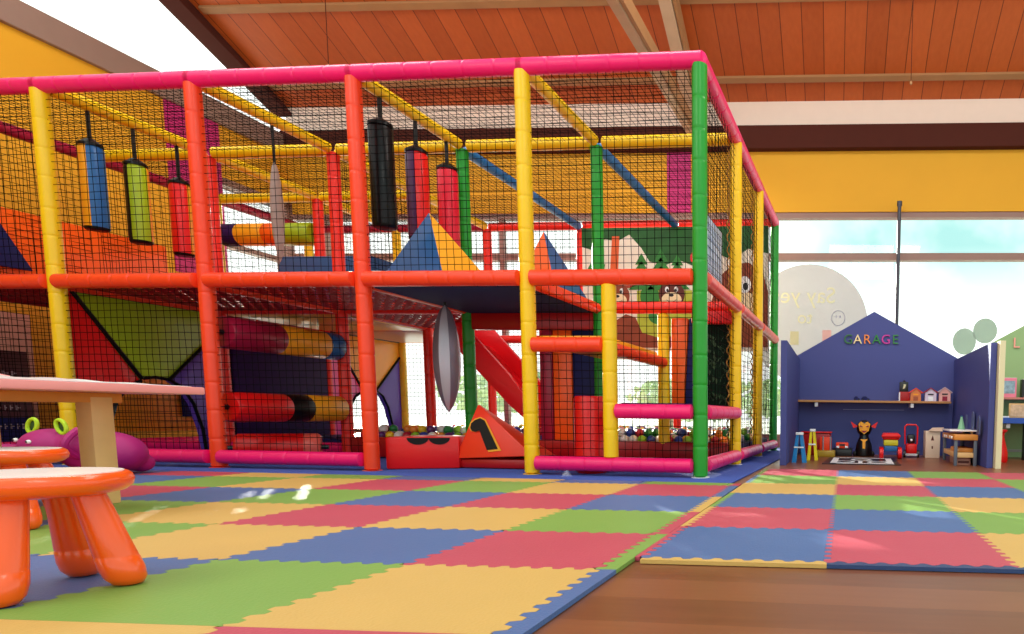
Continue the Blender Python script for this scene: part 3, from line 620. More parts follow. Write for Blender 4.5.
def tile(x0, x1, y0, y1, col, M, label, group, teeth=(1, 1, 1, 1)):
    pts = []
    s = seam_pts(x0, x1, y0*3.3); pts += [(x, y0+(d if teeth[0] else 0)) for x, d in s]
    s = seam_pts(y0, y1, x1*3.3); pts += [(x1+(d if teeth[1] else 0), y) for y, d in s][1:]
    s = seam_pts(x0, x1, y1*3.3); pts += [(x, y1+(d if teeth[2] else 0)) for x, d in s][::-1][1:]
    s = seam_pts(y0, y1, x0*3.3); pts += [(x0+(d if teeth[3] else 0), y) for y, d in s][::-1][1:-1]
    b = B(); cx, cy = (x0+x1)/2, (y0+y1)/2
    sh = .9985
    n_ = len(pts); ins = .024
    out = [(cx+(x-cx)*sh, cy+(y-cy)*sh) for x, y in pts]; inn = [(min(max(x, x0+ins), x1-ins), min(max(y, y0+ins), y1-ins)) for x, y in pts]
    vs_ = [M @ Vector((x, y, .002)) for x, y in out]+[M @ Vector((x, y, T)) for x, y in out]+[M @ Vector((x, y, T)) for x, y in inn]
    vs_ += [M @ Vector(q+(T,)) for q in ((x0+ins, y0+ins), (x1-ins, y0+ins), (x1-ins, y1-ins), (x0+ins, y1-ins))]
    fc = []
    if M is I4: vs_ = [Vector((v.x, min(v.y, -.346), v.z)) for v in vs_]
    for i in range(n_):
        j = (i+1) % n_; fc.append((i, j, n_+j, n_+i)); fc.append((n_+i, n_+j, 2*n_+j, 2*n_+i) if inn[i] != inn[j] else (n_+i, n_+j, 2*n_+i))
    fc.append((3*n_, 3*n_+1, 3*n_+2, 3*n_+3)); b.add(vs_, fc)
    o = b.build('mat_tile', FM[col], smooth=0); tag(o, label, 'floor mat', group); return o
ordn = ['first', 'second', 'third', 'fourth', 'fifth', 'sixth', 'seventh', 'eighth', 'ninth', 'tenth', 'eleventh', 'twelfth']
TS = .55; x_r = .385
LEFT = ['YGBBRYGB', 'RBYGBRYG', 'GYRYGBRY', 'BRBGBRYG', 'RYGRYGBR', 'GBYBGYRB']
I4 = Matrix.Translation((.40, -2.67, 0)) @ Matrix.Rotation(.037, 4, 'Z') @ Matrix.Translation((-.40, 2.67, 0))
for r_, row in enumerate(LEFT):
    ya = -3.215+r_*.545; yb_ = ya+.545
    if r_ == 5: yb_ = -.05
    for c_, col in enumerate(row):
        xb_ = x_r-c_*TS
        if xb_-TS < -4.2 and r_ < 1: continue
        tile(xb_-TS, xb_, ya, yb_, col, I4, '%s foam tile of the left mats, %s row back, %s from right edge' % (CN[col], ordn[r_+1], ordn[c_]), 'left mat tiles', (1 if r_ else 0, 1, 1 if r_ < 5 else 0, 1))
# front rows below the frame edge (nearer the camera)
for c_, col in enumerate('RYGBYRG'):
    xb_ = x_r-c_*TS; tile(xb_-TS, xb_, -3.76, -3.215, col, I4, '%s foam tile of the left mats, nearest row, %s from right edge' % (CN[col], ordn[c_]), 'left mat tiles', (0, 1, 0, 1))
RM = Matrix.Translation((.428, -2.532, 0)) @ Matrix.Rotation(.030, 4, 'Z')
RIGHT = ['BRYGB', 'RBGYR', 'BGYRG', 'YRBGY', 'GYRGB', 'RBGRY']
for r_, row in enumerate(RIGHT):
    for c_, col in enumerate(row):
        tile(.03+c_*TS, .03+(c_+1)*TS, .03+r_*TS, .03+(r_+1)*TS, col, RM, '%s foam tile of the right mats, %s row back, %s from left edge' % (CN[col], ordn[r_], ordn[c_]), 'right mat tiles')
def strip(x0, y0, x1, y1, w, col, M, label, side):
    b = B(); n = 54
    if side == 'x':      # runs along x; toothed on the +y side
        pts = [(x0, y0-w), (x1, y0-w)]+[(x, y0+d-.0012) for x, d in seam_pts(x0, x1, y0*3.3)][::-1]
    elif side == '-y':     # runs along y; toothed on the -x side (left)
        pts = [(x0+w, y0), (x0+w, y1)]+[(x0+d+.0012, y) for y, d in seam_pts(y0, y1, x0*3.3)][::-1]
    else:                 # toothed on the +x side
        pts = [(x0-w, y1), (x0-w, y0)]+[(x0+d-.0012, y) for y, d in seam_pts(y0, y1, x0*3.3)]
    b.prism([M @ Vector((x, y, .002)) for x, y in pts], (0, 0, T-.002))
    o = b.build('mat_edging', FM[col], smooth=0); tag(o, label, 'mat edging'); return o
for r_, col in enumerate('BGRYBR'):
    ya = -3.215+r_*.545; strip(x_r, ya, x_r, min(ya+.545, -.36), .052, col, I4, '%s foam edging on the right side of the left mats, %s row back' % (CN[col], ordn[r_+1]), '-y')
strip(x_r, -3.76, x_r, -3.216, .052, 'B', I4, 'blue foam edging strip along the mat edge nearest the camera', '-y')
for c_, col in enumerate('YKKKK'):
    strip(.03+c_*TS, .03, .03+(c_+1)*TS, .03, .035, col, RM, '%s foam edging on the front of the right mats, %s from left corner' % (CN[col], ordn[c_]), 'x')
for r_, col in enumerate('RYGYBG'):
    strip(.03, .03+r_*TS, .03, .03+(r_+1)*TS, .028, col, RM, '%s foam edging on the left side of the right mats, %s row back' % (CN[col], ordn[r_]), '+x')
# ------------------------------------------------------------------ table, papers, stools, hippo

t = thing('kids_table', (-2.45, -2.3, 0), 'low childrens table with pale pink top, amber apron and square pine legs', 'table')
b = B(); b.box((-3.0, -3.0, .504), (-1.95, -1.58, .538), .006); b.build('table_top', PINKTOP, t)
b = B(); b.box((-2.245, -2.80, .46), (-2.215, -1.715, .503), .003); b.box((-2.9, -2.80, .46), (-2.87, -1.715, .503), .003); b.box((-2.87, -1.745, .46), (-2.245, -1.715, .503), .003); b.box((-2.87, -2.80, .46), (-2.245, -2.77, .503), .003)
b.build('apron', WOODA, t)
for x in (-2.29, -2.87):
    for y in (-1.84, -2.77):
        b = B(); b.box((x, y, T), (x+.076, y+.086, .485), .004); b.build('leg', WOODL, t)
t = thing('drawing_paper', (-2.1, -2.1, .538), 'white drawing sheets with a curled pink corner at the edge of the low table', 'paper')
for k, (x0, ya, yb_, lift, m, nm) in enumerate(((-1.965, -2.42, -1.86, .016, PAPER, 'sheet'), (-1.975, -2.1, -1.62, .007, PAPER, 'sheet'))):
    b = B(); n = 14; top = []
    for i in range(n+1):
        y = ya+(yb_-ya)*i/n; z = .5395+k*.0012+1.5*lift*(1-i/n)**1.0*(.7+.3*math.sin(i*1.1)); top.append((y, z))
    for i in range(n):
        (ya1, z1), (ya2, z2) = top[i], top[i+1]
        b.add([(x0, ya1, z1), (x0, ya2, z2), (x0-.28, ya2, .5395+k*.0012), (x0-.28, ya1, .5395+k*.0012), (x0, ya1, .5392), (x0, ya2, .5392)], [(0, 1, 2, 3), (0, 4, 5, 1), (4, 3, 2, 5)])
    b.build(nm, m, t, smooth=0)
b = B(); b.path([(-2.0, -2.42, .548), (-2.0, -2.33, .556), (-2.0, -2.25, .548)], [.008, .012, .004], 10); b.build('curled_corner', PINKTOP, t)
# stools
def stool(c, rot, label):
    t = thing('kids_stool', (c[0], c[1], T), label, 'stool', 'orange stools'); zt = .276/1.1; t.scale = (1.1, 1.1, 1.1)
    b = B(); b.prof((0, 0, 0), (0, 0, 1), [(zt-.048, .02), (zt-.046, .12), (zt-.041, .134), (zt-.031, .145), (zt-.018, .148), (zt-.006, .144), (zt-.001, .137), (zt, .10), (zt, .02)], 48); b.build('seat', STOOLO, t, world=False, smooth=60)
    b = B(); b.prof((0, 0, 0), (0, 0, 1), [(zt-.004, .02), (zt-.004, .132), (zt+.0012, .132), (zt+.0016, .127), (zt+.0016, .02)], 48); b.build('seat_glare', mat('seat_glare_white', '#faf0ea', rough=.25), t, world=False, smooth=60)  # near-white disc paints glare onto the orange seat
    for k in range(4):
        a = rot+k*PI/2; d = Vector((math.cos(a), math.sin(a), 0)); p0 = d*.078+Vector((0, 0, zt-.035)); p1 = d*.135
        b = B(); rs = []
        for f, r in ((0, .026), (.2, .029), (.45, .032), (.68, .035), (.70, .0345), (.705, .0355), (.82, .037), (.92, .034), (.98, .025), (1.0, .01)):
            c0 = p0+(p1-p0)*f; rs.append([c0+Vector((math.cos(2*PI*i/20)*r, math.sin(2*PI*i/20)*r, 0)) for i in range(20)])
        b.rings(rs); b.build('leg', STOOLO, t, world=False, smooth=60)
    return t
stool((-.79, -3.055), math.atan2(.06, .11), 'round orange plastic stool with painted seat glare, nearest the camera')
stool((-1.92, -2.35), -.31, 'round orange plastic stool half hidden behind the nearest stool, below the table')
# hippo seat
t = thing('hippo_seat', (-3.75, -.7, T), 'magenta plush hippo seat with lime green ears lying behind the stools', 'toy')
b = B()
b.ell((-3.74, -.62, .15), (.25, .17, .14), 28, 18); b.ell((-3.92, -.76, .20), (.15, .14, .105), 24, 16); b.ell((-4.14, -.83, .135), (.15, .13, .075), 24, 16); b.ell((-3.78, -.70, .2), (.13, .14, .10), 20, 14)
for x, y in ((-3.63, -.50), (-3.61, -.76), (-3.88, -.5), (-3.88, -.9)): b.ell((x, y, .08), (.075, .07, .062), 16, 12)
o = b.build('hippo_body', HIPPO, t); rm = o.modifiers.new('fuse', 'REMESH'); rm.mode = 'VOXEL'; rm.voxel_size = .012; rm.use_smooth_shade = True; sm = o.modifiers.new('soft', 'SMOOTH'); sm.iterations = 8
for x, y, z in ((-3.985, -.80, .322), (-3.80, -.79, .318)):
    b = B(); M = Matrix.Translation((x, y, z)) @ Matrix.Rotation(.5 if x < -3.9 else -.5, 4, 'Y')
    b.path([M @ Vector((.03*math.cos(a), .0, .045*math.sin(a)+.0)) for a in [2*PI*k/24 for k in range(25)]], .011, 8); e_ = b.build('ear', LIME, t)
    b = B(); b.ell((x, y+.012, z), (.026, .012, .04)); b.build('ear_inner', vinyl('dark_green_vinyl', '#2c4c2c'), e_)
for x, y, z in ((-4.035, -.853, .235), (-3.89, -.893, .228)):
    b = B(); b.ell((x, y, z), (.015, .011, .012)); e_ = b.build('eye', EYEW, t); b = B(); b.ell((x-.002, y-.010, z), (.007, .005, .006)); b.build('pupil', BLK, e_)
b = B(); b.path([(-3.70+.02*math.sin(k*.3), -.78-.09*math.sin(PI*k/14), .30-.012*k) for k in range(15)], .02, 8); b.build('strap_fold', HIPPO, t)

# ------------------------------------------------------------------ playhouses
t = thing('garage_playhouse', (1.26, 2.3, 0), 'blue gabled play house with the word GARAGE in coloured letters', 'playhouse')
yb0 = 3.27
b = B(); b.prism([(.33, yb0, .0), (2.19, yb0, 0), (2.19, yb0, 1.112), (1.235, yb0, 1.628), (.33, yb0, 1.112)], (0, .03, 0)); b.build('back_panel', GBLUE, t, smooth=0)
for x in (.335, 2.155): b = B(); b.box((x, 1.40 if x < 1 else 1.47, 0), (x+.055, yb0, 1.092), .003); b.build('side_panel', GBLUE, t, smooth=0)
for k, (ch, col) in enumerate(zip('GARAGE', ('#2c6c34', '#f2d9a0', '#f08a3c', '#1c7c2c', '#c83098', '#2c7c34'))):
    letters(ch, .148, .006, Matrix.Translation((.945+k*.107, yb0-.012, 1.312)) @ Matrix.Rotation(PI/2, 4, 'X'), mat('letter_'+str(k), col, rough=.5), t)
b = B(); b.box((.39, 3.05, .595), (2.10, yb0, .618), .002); sh = b.build('shelf', SHELFW, t, smooth=0)
for x in (.595, 1.67): b = B(); b.box((x-.018, 3.07, .545), (x+.018, yb0, .594), .003); b.build('shelf_bracket', WHITE, sh)
b = B(); b.box((.9, yb0-.008, .515), (1.6, yb0, .521)); b.build('wire', mat('pale_wire', '#8890c0'), t, smooth=0)

t = thing('green_playhouse', (3.2, 2.3, 0), 'sage green gabled play house at the right edge of the picture', 'playhouse')
b = B(); b.prism([(2.29, yb0, 0), (4.15, yb0, 0), (4.15, yb0, 1.112), (3.22, yb0, 1.645), (2.29, yb0, 1.135)], (0, .03, 0)); b.build('back_panel', GGREEN, t, smooth=0)
for x in (2.216, 4.10): b = B(); b.box((x, 1.47, 0), (x+.05, yb0, 1.10), .003); b.build('side_panel', [CREAMED], t, smooth=0)
for k, (ch, col) in enumerate(zip('L', ('#f0a090',))):
    letters(ch, .16, .006, Matrix.Translation((2.82, yb0-.012, 1.275)) @ Matrix.Rotation(PI/2, 4, 'X'), mat('letter_salmon', col, rough=.5), t)
b = B(); b.box((2.30, 3.04, .645), (3.9, yb0, .668), .002); sh = b.build('shelf', mat('rose_shelf', '#c47c70', rough=.5), t, smooth=0)
b = B(); b.box((2.62, 3.06, .60), (2.655, yb0, .644), .003); b.build('shelf_bracket', WHITE, sh)
b = B(); b.box((2.275, 2.70, .385), (3.9, yb0, .445), .003); b.build('desk_shelf', mat('strong_blue_shelf', '#1c50b4', rough=.4), t, smooth=0)
b = B(); b.box((2.62, 2.75, .335), (2.66, yb0, .384), .003); b.build('shelf_bracket', WHITE, t)
b = B(); b.box((2.80, 2.72, 0), (2.87, 2.79, .384), .003); b.build('desk_leg', BLK, t)
b = B(); b.box((2.45, yb0-.02, .06), (4.1, yb0, .09), .003); b.build('skirting', mat('grey_skirting', '#a0a098'), t, smooth=0)
# books and things on the green shelves
def book(x, y, z, w, d, h, m, lab, cover=None):
    t = thing('picture_book', (x, y, z), lab, 'book'); b = B(); b.box((x-w/2, y-d/2, z), (x+w/2, y+d/2, z+h), .003); b.build('cover', m, t, smooth=0)
    if cover: b = B(); b.box((x-w*.40, y-d/2-.002, z+h*.2), (x+w*.40, y-d/2+.001, z+h*.85)); b.build('cover_picture', cover, t, smooth=0)
    b = B(); b.box((x-w/2+.004, y-d/2+.003, z+h), (x+w/2-.004, y+d/2-.003, z+h+.002)); b.build('pages', PAPER, t, smooth=0)
SPECK = mat('blue_grey_cover_print', '#8ca8b8', rough=.5, var=.9, vscale=24)
book(2.68, 3.12, .668, .19, .04, .215, vinyl('rose_cover', '#e88098'), 'pink picture book with a pale blue speckled cover facing out on the green house shelf', SPECK)
book(2.55, 3.14, .668, .035, .1, .20, MAROON, 'thin dark red book standing left of the pink book')
book(2.86, 3.14, .668, .06, .1, .2, BLK, 'black book standing right of the pink book at the frame edge')
t = thing('framed_picture', (2.76, 2.95, .445), 'small wooden framed drawing leaning on the blue desk shelf', 'picture')
b = B(); b.box((2.665, 2.93, .445), (2.90, 2.95, .60), .003); b.build('frame', WOODL, t); b = B(); b.box((2.68, 2.926, .46), (2.885, 2.931, .588)); b.build('drawing', mat('tan_drawing', '#e0b490', rough=.6, var=.5, vscale=30), t, smooth=0)
t = thing('toy_tray', (2.55, 2.85, .445), 'small white and dark toy tray at the left end of the blue desk shelf', 'toy')
b = B(); b.box((2.46, 2.78, .445), (2.64, 2.92, .462), .004); b.build('tray', WHITE, t); b = B(); b.box((2.48, 2.82, .462), (2.56, 2.88, .50), .008); b.build('tray_block', BLK, t)
t = thing('red_vase', (2.43, 2.3, 0), 'tall red flared plastic stand on the floor inside the green play house', 'toy')
b = B(); b.prof((2.45, 2.35, 0), (2.45, 2.35, 1), [(0, .09), (.02, .098), (.10, .095), (.26, .055), (.29, .06), (.31, .085), (.325, .085), (.33, .02)], 24); b.build('stand_body', RED, t); b = B(); b.prof((2.45, 2.35, .29), (2.45, 2.35, 1), [(0, .0605), (.012, .0605)], 24); b.build('stand_ring', DRED, t)
# toy houses on the garage shelf
def toyhouse(x, w, h, wall, roof, lab, door):
    y = 3.12; z = .618; t = thing('toy_house', (x, y, z), lab, 'toy house', 'toy houses on the garage shelf')
    b = B(); b.prism([(x-w/2, y-.04, z), (x+w/2, y-.04, z), (x+w/2, y-.04, z+h*.62), (x, y-.04, z+h*.95), (x-w/2, y-.04, z+h*.62)], (0, .08, 0)); b.build('walls', wall, t, smooth=0)
    for s in (-1, 1):
        b = B(); b.prism([(x+s*(w/2+.015), y-.05, z+h*.58), (x, y-.05, z+h*.95), (x, y-.05, z+h*1.02), (x+s*(w/2+.02), y-.05, z+h*.66)], (0, .1, 0)); b.build('roof', roof, t, smooth=0)
    b = B(); b.box((x-w*.22, y-.043, z+.004), (x+w*.22, y-.039, z+h*.35)); b.build('door', door, t, smooth=0)
    b = B(); b.box((x-w*.25, y-.044, z+h*.46), (x+w*.25, y-.039, z+h*.56)); b.build('window', BLK if roof is not ORANGE else AMBER, t, smooth=0)
toyhouse(1.675, .115, .145, mat('rust_wall', '#d87a3c'), ORANGE, 'orange roofed toy house on the garage shelf', mat('brick_door', '#a04c28'))
toyhouse(1.84, .125, .148, mat('lilac_wall', '#d8c8dc'), MAROON, 'pale lilac toy house with dark roof in the middle of the shelf row', WHITE)
toyhouse(1.995, .125, .155, mat('rose_wall', '#e8a8a0'), mat('blush_roof', '#c8a8b0'), 'pink toy house at the right end of the garage shelf', MAROON)
t = thing('toy_castle', (1.545, 3.12, .618), 'small black and red toy tower standing left of the toy houses', 'toy')
b = B(); b.box((1.49, 3.08, .618), (1.61, 3.16, .72), .003); b.build('tower_base', DRED, t); b = B(); b.box((1.495, 3.085, .72), (1.59, 3.155, .83), .004); b.prof((1.545, 3.12, .83), (1.545, 3.12, 1), [(0, .022), (.022, .004)], 10); b.build('tower_top', BLK, t); b = B(); b.prism([(1.53, 3.083, .75), (1.555, 3.083, .76), (1.565, 3.083, .80), (1.54, 3.083, .805)], (0, .003, 0)); b.build('badge', CREAMED, t, smooth=0); b = B(); b.box((1.488, 3.075, .618), (1.502, 3.08, .715)); b.build('corner_trim', WHITE, t, smooth=0)
for k, (x, l, lab) in enumerate(((1.02, .07, 'tiny dark toy car lying near the middle of the garage shelf'), (1.12, .1, 'small dark toy truck right of the tiny car on the garage shelf'))):
    t = thing('toy_car', (x, 3.12, .618), lab, 'toy car'); b = B(); b.prism([(x-l/2, 3.10, .626), (x+l/2, 3.10, .626), (x+l/2, 3.10, .64), (x+l*.2, 3.10, .645), (x+l*.05, 3.10, .665), (x-l*.3, 3.10, .665), (x-l/2, 3.10, .645)], (0, .04, 0)); b.bevel(.003); b.build('car_body', NAVY, t)
    for s in (-.3, .3):
        b = B(); b.tube((x+l*s, 3.095, .628), (x+l*s, 3.145, .628), .010, 10); b.build('wheel', BLK, t)
# toys on the garage floor
def ladder_toy(x, y, w, h, m, lab, lean):
    t = thing('toy_step', (x, y, 0), lab, 'toy')
    b = B(); b.prism([(x-w/2, y, 0), (x-w/2+w*.30, y, 0), (x-w*.02, y, h), (x-w*.22, y, h)], (0, .06, 0)); b.prism([(x+w/2, y, 0), (x+w/2-w*.30, y, 0), (x+w*.02, y, h), (x+w*.22, y, h)], (0, .06, 0)); b.build('step_sides', m, t, smooth=0)
    b = B(); b.box((x-w*.25, y-.01, h-.005), (x+w*.25, y+.07, h+.02), .004); b.build('top_cap', EYEW, t); b = B(); b.box((x-w*.36, y-.004, h*.52), (x+w*.30, y+.0, h*.57)); b.build('rung', EYEW, t, smooth=0)
ladder_toy(.505, 1.75, .14, .265, vinyl('azure_plastic', '#1c84c8'), 'tall blue plastic toy stand at the left of the garage floor', 0)
ladder_toy(.60, 2.12, .11, .29, vinyl('lemon_plastic', '#f0d818'), 'yellow plastic toy stand beside the blue one in the garage', 0)
t = thing('toy_crane', (.70, 2.75, 0), 'orange and grey toy tool set standing behind the yellow toy stand', 'toy')
b = B(); b.box((.63, 2.72, .07), (.76, 2.80, .21), .01); b.build('tool_body', ORANGE, t); b = B(); b.tube((.67, 2.715, .0), (.67, 2.715, .22), .008); b.tube((.75, 2.715, 0), (.75, 2.715, .22), .008); b.build('tool_post', mat('grey_plastic', '#8c8c94'), t); b = B(); b.box((.58, 2.66, 0), (.80, 2.84, .07), .01); b.build('tool_base', vinyl('mustard_plastic', '#b08c28'), t)
t = thing('toy_box', (.55, 2.85, 0), 'dark red toy bin in the left corner of the garage', 'toy'); b = B(); b.box((.42, 2.9, 0), (.74, 3.1, .25), .02); b.build('bin', DRED, t); b = B(); b.box((.41, 2.89, .25), (.75, 3.11, .265), .005); b.build('rim', RED, t)
t = thing('toy_truck', (.87, 2.9, .085), 'small orange toy truck with white headlights on a black box', 'toy')
b = B(); b.box((.80, 2.88, .085), (.94, 3.0, .15), .012); b.build('truck_body', ORANGE, t)
for x in (.822, .918): b = B(); b.box((x-.016, 2.874, .09), (x+.016, 2.882, .112), .002); b.build('headlight', WHITE, t)
b = B(); b.box((.84, 2.876, .112), (.90, 2.882, .135)); b.build('windscreen', BLK, t, smooth=0)
t = thing('storage_box', (.87, 2.95, 0), 'low black box on the floor under the orange toy truck', 'box'); b = B(); b.box((.77, 2.84, 0), (.98, 3.08, .08), .008); b.build('box_body', BLK, t); b = B(); b.box((.76, 2.83, .08), (.985, 3.09, .0845), .001); b.build('lid', BLK, t)
t = thing('road_rug', (1.09, 2.1, .0), 'black play rug with white road markings on the garage floor', 'rug')
b = B(); b.prism([(.73, 1.60, .001), (1.45, 1.62, .001), (1.43, 2.62, .001), (.75, 2.60, .001)], (0, 0, .006)); b.build('rug_base', BLK, t, smooth=0)
b = B()
def ringp(cx, cy, r0, r1, a0=0, a1=2*PI, n=24):
    for i in range(n):
        a, c = a0+(a1-a0)*i/n, a0+(a1-a0)*(i+1)/n
        b.add([(cx+r0*math.cos(a), cy+r0*1.3*math.sin(a), .0075), (cx+r1*math.cos(a), cy+r1*1.3*math.sin(a), .0075), (cx+r1*math.cos(c), cy+r1*1.3*math.sin(c), .0075), (cx+r0*math.cos(c), cy+r0*1.3*math.sin(c), .0075)], [(0, 1, 2, 3)])
for cx, cy in ((.92, 1.9), (1.09, 2.2), (1.25, 1.9)): ringp(cx, cy, .07, .11)
for q in ((.80, 1.66, .86, 2.5), (1.33, 1.68, 1.39, 2.5), (.80, 1.66, 1.38, 1.72), (.82, 2.45, 1.38, 2.52), (1.06, 1.7, 1.1, 2.0)): b.box((q[0], q[1], .0072), (q[2], q[3], .0078))
b.build('road_print', mat('white_rug_print', '#dcdce0', rough=.8), t, smooth=0)
t = thing('robot_toy', (1.11, 2.85, 0), 'black toy figure with a yellow mask-like face and red wings', 'toy')
b = B(); b.prof((1.11, 2.92, 0), (1.11, 2.92, 1), [(0, .09), (.02, .1), (.13, .085), (.22, .05), (.24, .05)], 20); b.box((.99, 2.88, 0), (1.23, 2.98, .06), .02); b.ell((1.11, 2.92, .31), (.085, .06, .09)); b.build('figure_body', BLK, t)
b = B(); b.prism([(1.045, 2.858, .36), (1.075, 2.855, .385), (1.11, 2.852, .36), (1.145, 2.855, .385), (1.175, 2.858, .36), (1.16, 2.858, .285), (1.11, 2.85, .245), (1.06, 2.858, .285)], (0, .02, 0)); f = b.build('mask', AMBER, t, smooth=0)
b = B()
for s in (-1, 1): b.prism([(1.11+s*.012, 2.846, .325), (1.11+s*.045, 2.846, .345), (1.11+s*.048, 2.846, .325)], (0, .004, 0))
b.prism([(1.075, 2.846, .285), (1.145, 2.846, .285), (1.11, 2.846, .262)], (0, .004, 0)); b.build('mask_marks', MAROON, f, smooth=0)
for s in (-1, 1): b = B(); b.prism([(1.11+s*.07, 2.90, .33), (1.11+s*.15, 2.90, .385), (1.11+s*.12, 2.90, .31)], (0, .03, 0)); b.build('wing', RED, t, smooth=0)
b = B(); b.prism([(1.07, 2.825, .19), (1.15, 2.825, .19), (1.125, 2.82, .165), (1.125, 2.815, .09), (1.095, 2.815, .09), (1.095, 2.82, .165)], (0, .03, 0)); b.build('chest_badge', AMBER, t, smooth=0)
t = thing('ride_on_cart', (1.39, 2.5, 0), 'colourful red, yellow and blue ride-on toy cart with red wheels', 'toy')
b = B(); b.box((1.30, 2.50, .20), (1.48, 2.75, .27), .02); b.box((1.29, 2.48, .225), (1.49, 2.54, .255), .012); b.build('cart_hood', RED, t)
b = B(); b.box((1.315, 2.49, .14), (1.465, 2.75, .20), .012); b.build('cart_grille', vinyl('lemon_grille', '#c8b820'), t); b = B(); b.box((1.32, 2.495, .08), (1.46, 2.75, .14), .012); b.build('cart_chassis', TEAL, t)
for s in (-1, 1):
    for y in (2.54, 2.72): b = B(); b.tube((1.39+s*.075, y, .06), (1.39+s*.115, y, .06), .06, 18); b.build('wheel', RED, t)
t = thing('toy_mower', (1.62, 2.85, 0), 'red and black toy push mower with arched handle', 'toy')
b = B(); b.box((1.565, 2.80, .04), (1.685, 2.98, .15), .02); b.build('mower_body', RED, t); b = B(); b.box((1.56, 2.79, .02), (1.69, 2.80, .045), .004); b.build('bumper', mat('light_grey_plastic', '#c4c4c8'), t)
b = B(); b.path([(1.56, 2.9, .14), (1.555, 2.93, .33), (1.575, 2.94, .355), (1.675, 2.94, .355), (1.695, 2.93, .33), (1.69, 2.9, .14)], .009, 8); b.build('handle', RED, t); b = B(); b.box((1.58, 2.86, .15), (1.67, 2.95, .25), .02); b.build('engine', BLK, t); b = B(); b.ell((1.625, 2.855, .19), (.014, .008, .014)); b.build('cap', WHITE, t)
for s in (-1, 1): b = B(); b.tube((1.625+s*.062, 2.84, .04), (1.625+s*.085, 2.84, .04), .04, 16); b.build('wheel', BLK, t)
t = thing('cardboard_box', (1.86, 2.85, 0), 'pale wooden toy cabinet with small dark printed marks beside the workbench', 'box')
b = B(); b.box((1.775, 2.82, 0), (1.93, 3.1, .29), .004); b.build('box_body', mat('pale_card', '#e0c8b0', rough=.7), t); b = B(); b.prism([(1.83, 2.818, .19), (1.85, 2.818, .25), (1.865, 2.818, .19)], (0, .003, 0))
b.box((1.84, 2.817, .10), (1.855, 2.82, .13)); b.build('printed_mark', MDB, t, smooth=0); b = B(); b.prism([(1.80, 2.80, .29), (1.95, 2.80, .29), (1.98, 2.95, .325), (1.86, 2.98, .32)], (0, 0, .006)); b.build('flap', mat('pale_card', '#e0c8b0'), t, smooth=0)
# toy workbench
t = thing('toy_workbench', (2.0, 2.1, 0), 'wooden toy workbench with grey legs, lower shelf and tool back at the garage right wall', 'toy bench')
x0, x1, ya, yb_ = 1.93, 2.145, 1.72, 2.62
b = B(); b.box((x0, ya, .235), (x1, yb_, .285), .004); b.build('bench_top', WOODA, t)
for x in (x0+.005, x1-.035):
    for y in (ya+.01, yb_-.05): b = B(); b.box((x, y, 0), (x+.03, y+.04, .235), .003); b.build('leg', mat('slate_grey_wood', '#5c6470'), t)
b = B(); b.box((x0+.01, ya+.02, .075), (x1-.01, yb_-.05, .12), .003); b.build('lower_shelf', WOODL, t)
b = B(); b.box((x0-.02, 1.9, .31), (x1+.02, 2.5, .325), .003); b.build('tool_shelf', EYEW, t)
for y in (1.95, 2.45): b = B(); b.box((x1-.03, y, .284), (x1-.01, y+.03, .312), .002); b.build('shelf_support', WOODL, t)
for k, y in enumerate((1.85, 2.0, 2.25, 2.4)): b = B(); b.tube((x0-.012, y, .255), (x0+.002, y, .255), .014, 10); b.build('peg', EYEW, t)
t = thing('green_bottle', (2.06, 2.2, .325), 'pale green cone shaped toy on the workbench tool shelf', 'toy'); b = B(); b.prof((2.06, 2.2, .325), (2.06, 2.2, 1), [(0, .035), (.02, .034), (.11, .012), (.125, .012), (.13, .003)], 16); b.build('cone_body', mat('mint_plastic', '#8cc498'), t); b = B(); b.prof((2.06, 2.2, .45), (2.06, 2.2, 1), [(0, .014), (.01, .014), (.012, .003)], 12); b.build('cap', TEAL, t)
GB = mat('grey_blue_board', '#4c5880', rough=.6)
for y, h, lab in ((1.72, .46, 'grey-blue rounded board against the garage right wall, nearest the front'), (2.05, .50, 'grey-blue rounded board in the middle of the garage right wall'), (2.45, .47, 'grey-blue rounded board on the right wall towards the back of the garage')):
    pts = [(2.15, y-.06, .29), (2.15, y+.06, .29)]+[(2.15, y+.06*math.cos(a), h-.06+.06*math.sin(a)) for a in [PI*k/10 for k in range(11)]]
    b = B(); b.prism(pts, (-.012, 0, 0)); o = b.build('rounded_board', GB, smooth=0); tag(o, lab, 'board')
t = thing('sawn_block', (2.03, 1.9, .12), 'orange brown toy timber block on the workbench lower shelf', 'toy'); b = B(); b.box((1.96, 1.82, .12), (2.12, 2.2, .16), .01); b.build('block', WOODA, t); b = B(); b.box((1.965, 1.818, .13), (1.99, 1.821, .15)); b.build('sticker', WOODL, t, smooth=0)
t = thing('pink_crate', (2.03, 2.1, 0), 'pinkish wooden crate standing on the floor under the workbench', 'box'); b = B(); b.box((1.97, 1.82, 0), (2.10, 2.3, .065), .005); b.build('crate', mat('salmon_wood', '#c48c78'), t); b = B(); b.box((1.985, 1.815, .02), (2.085, 1.822, .04)); b.build('slot', MDB, t, smooth=0)

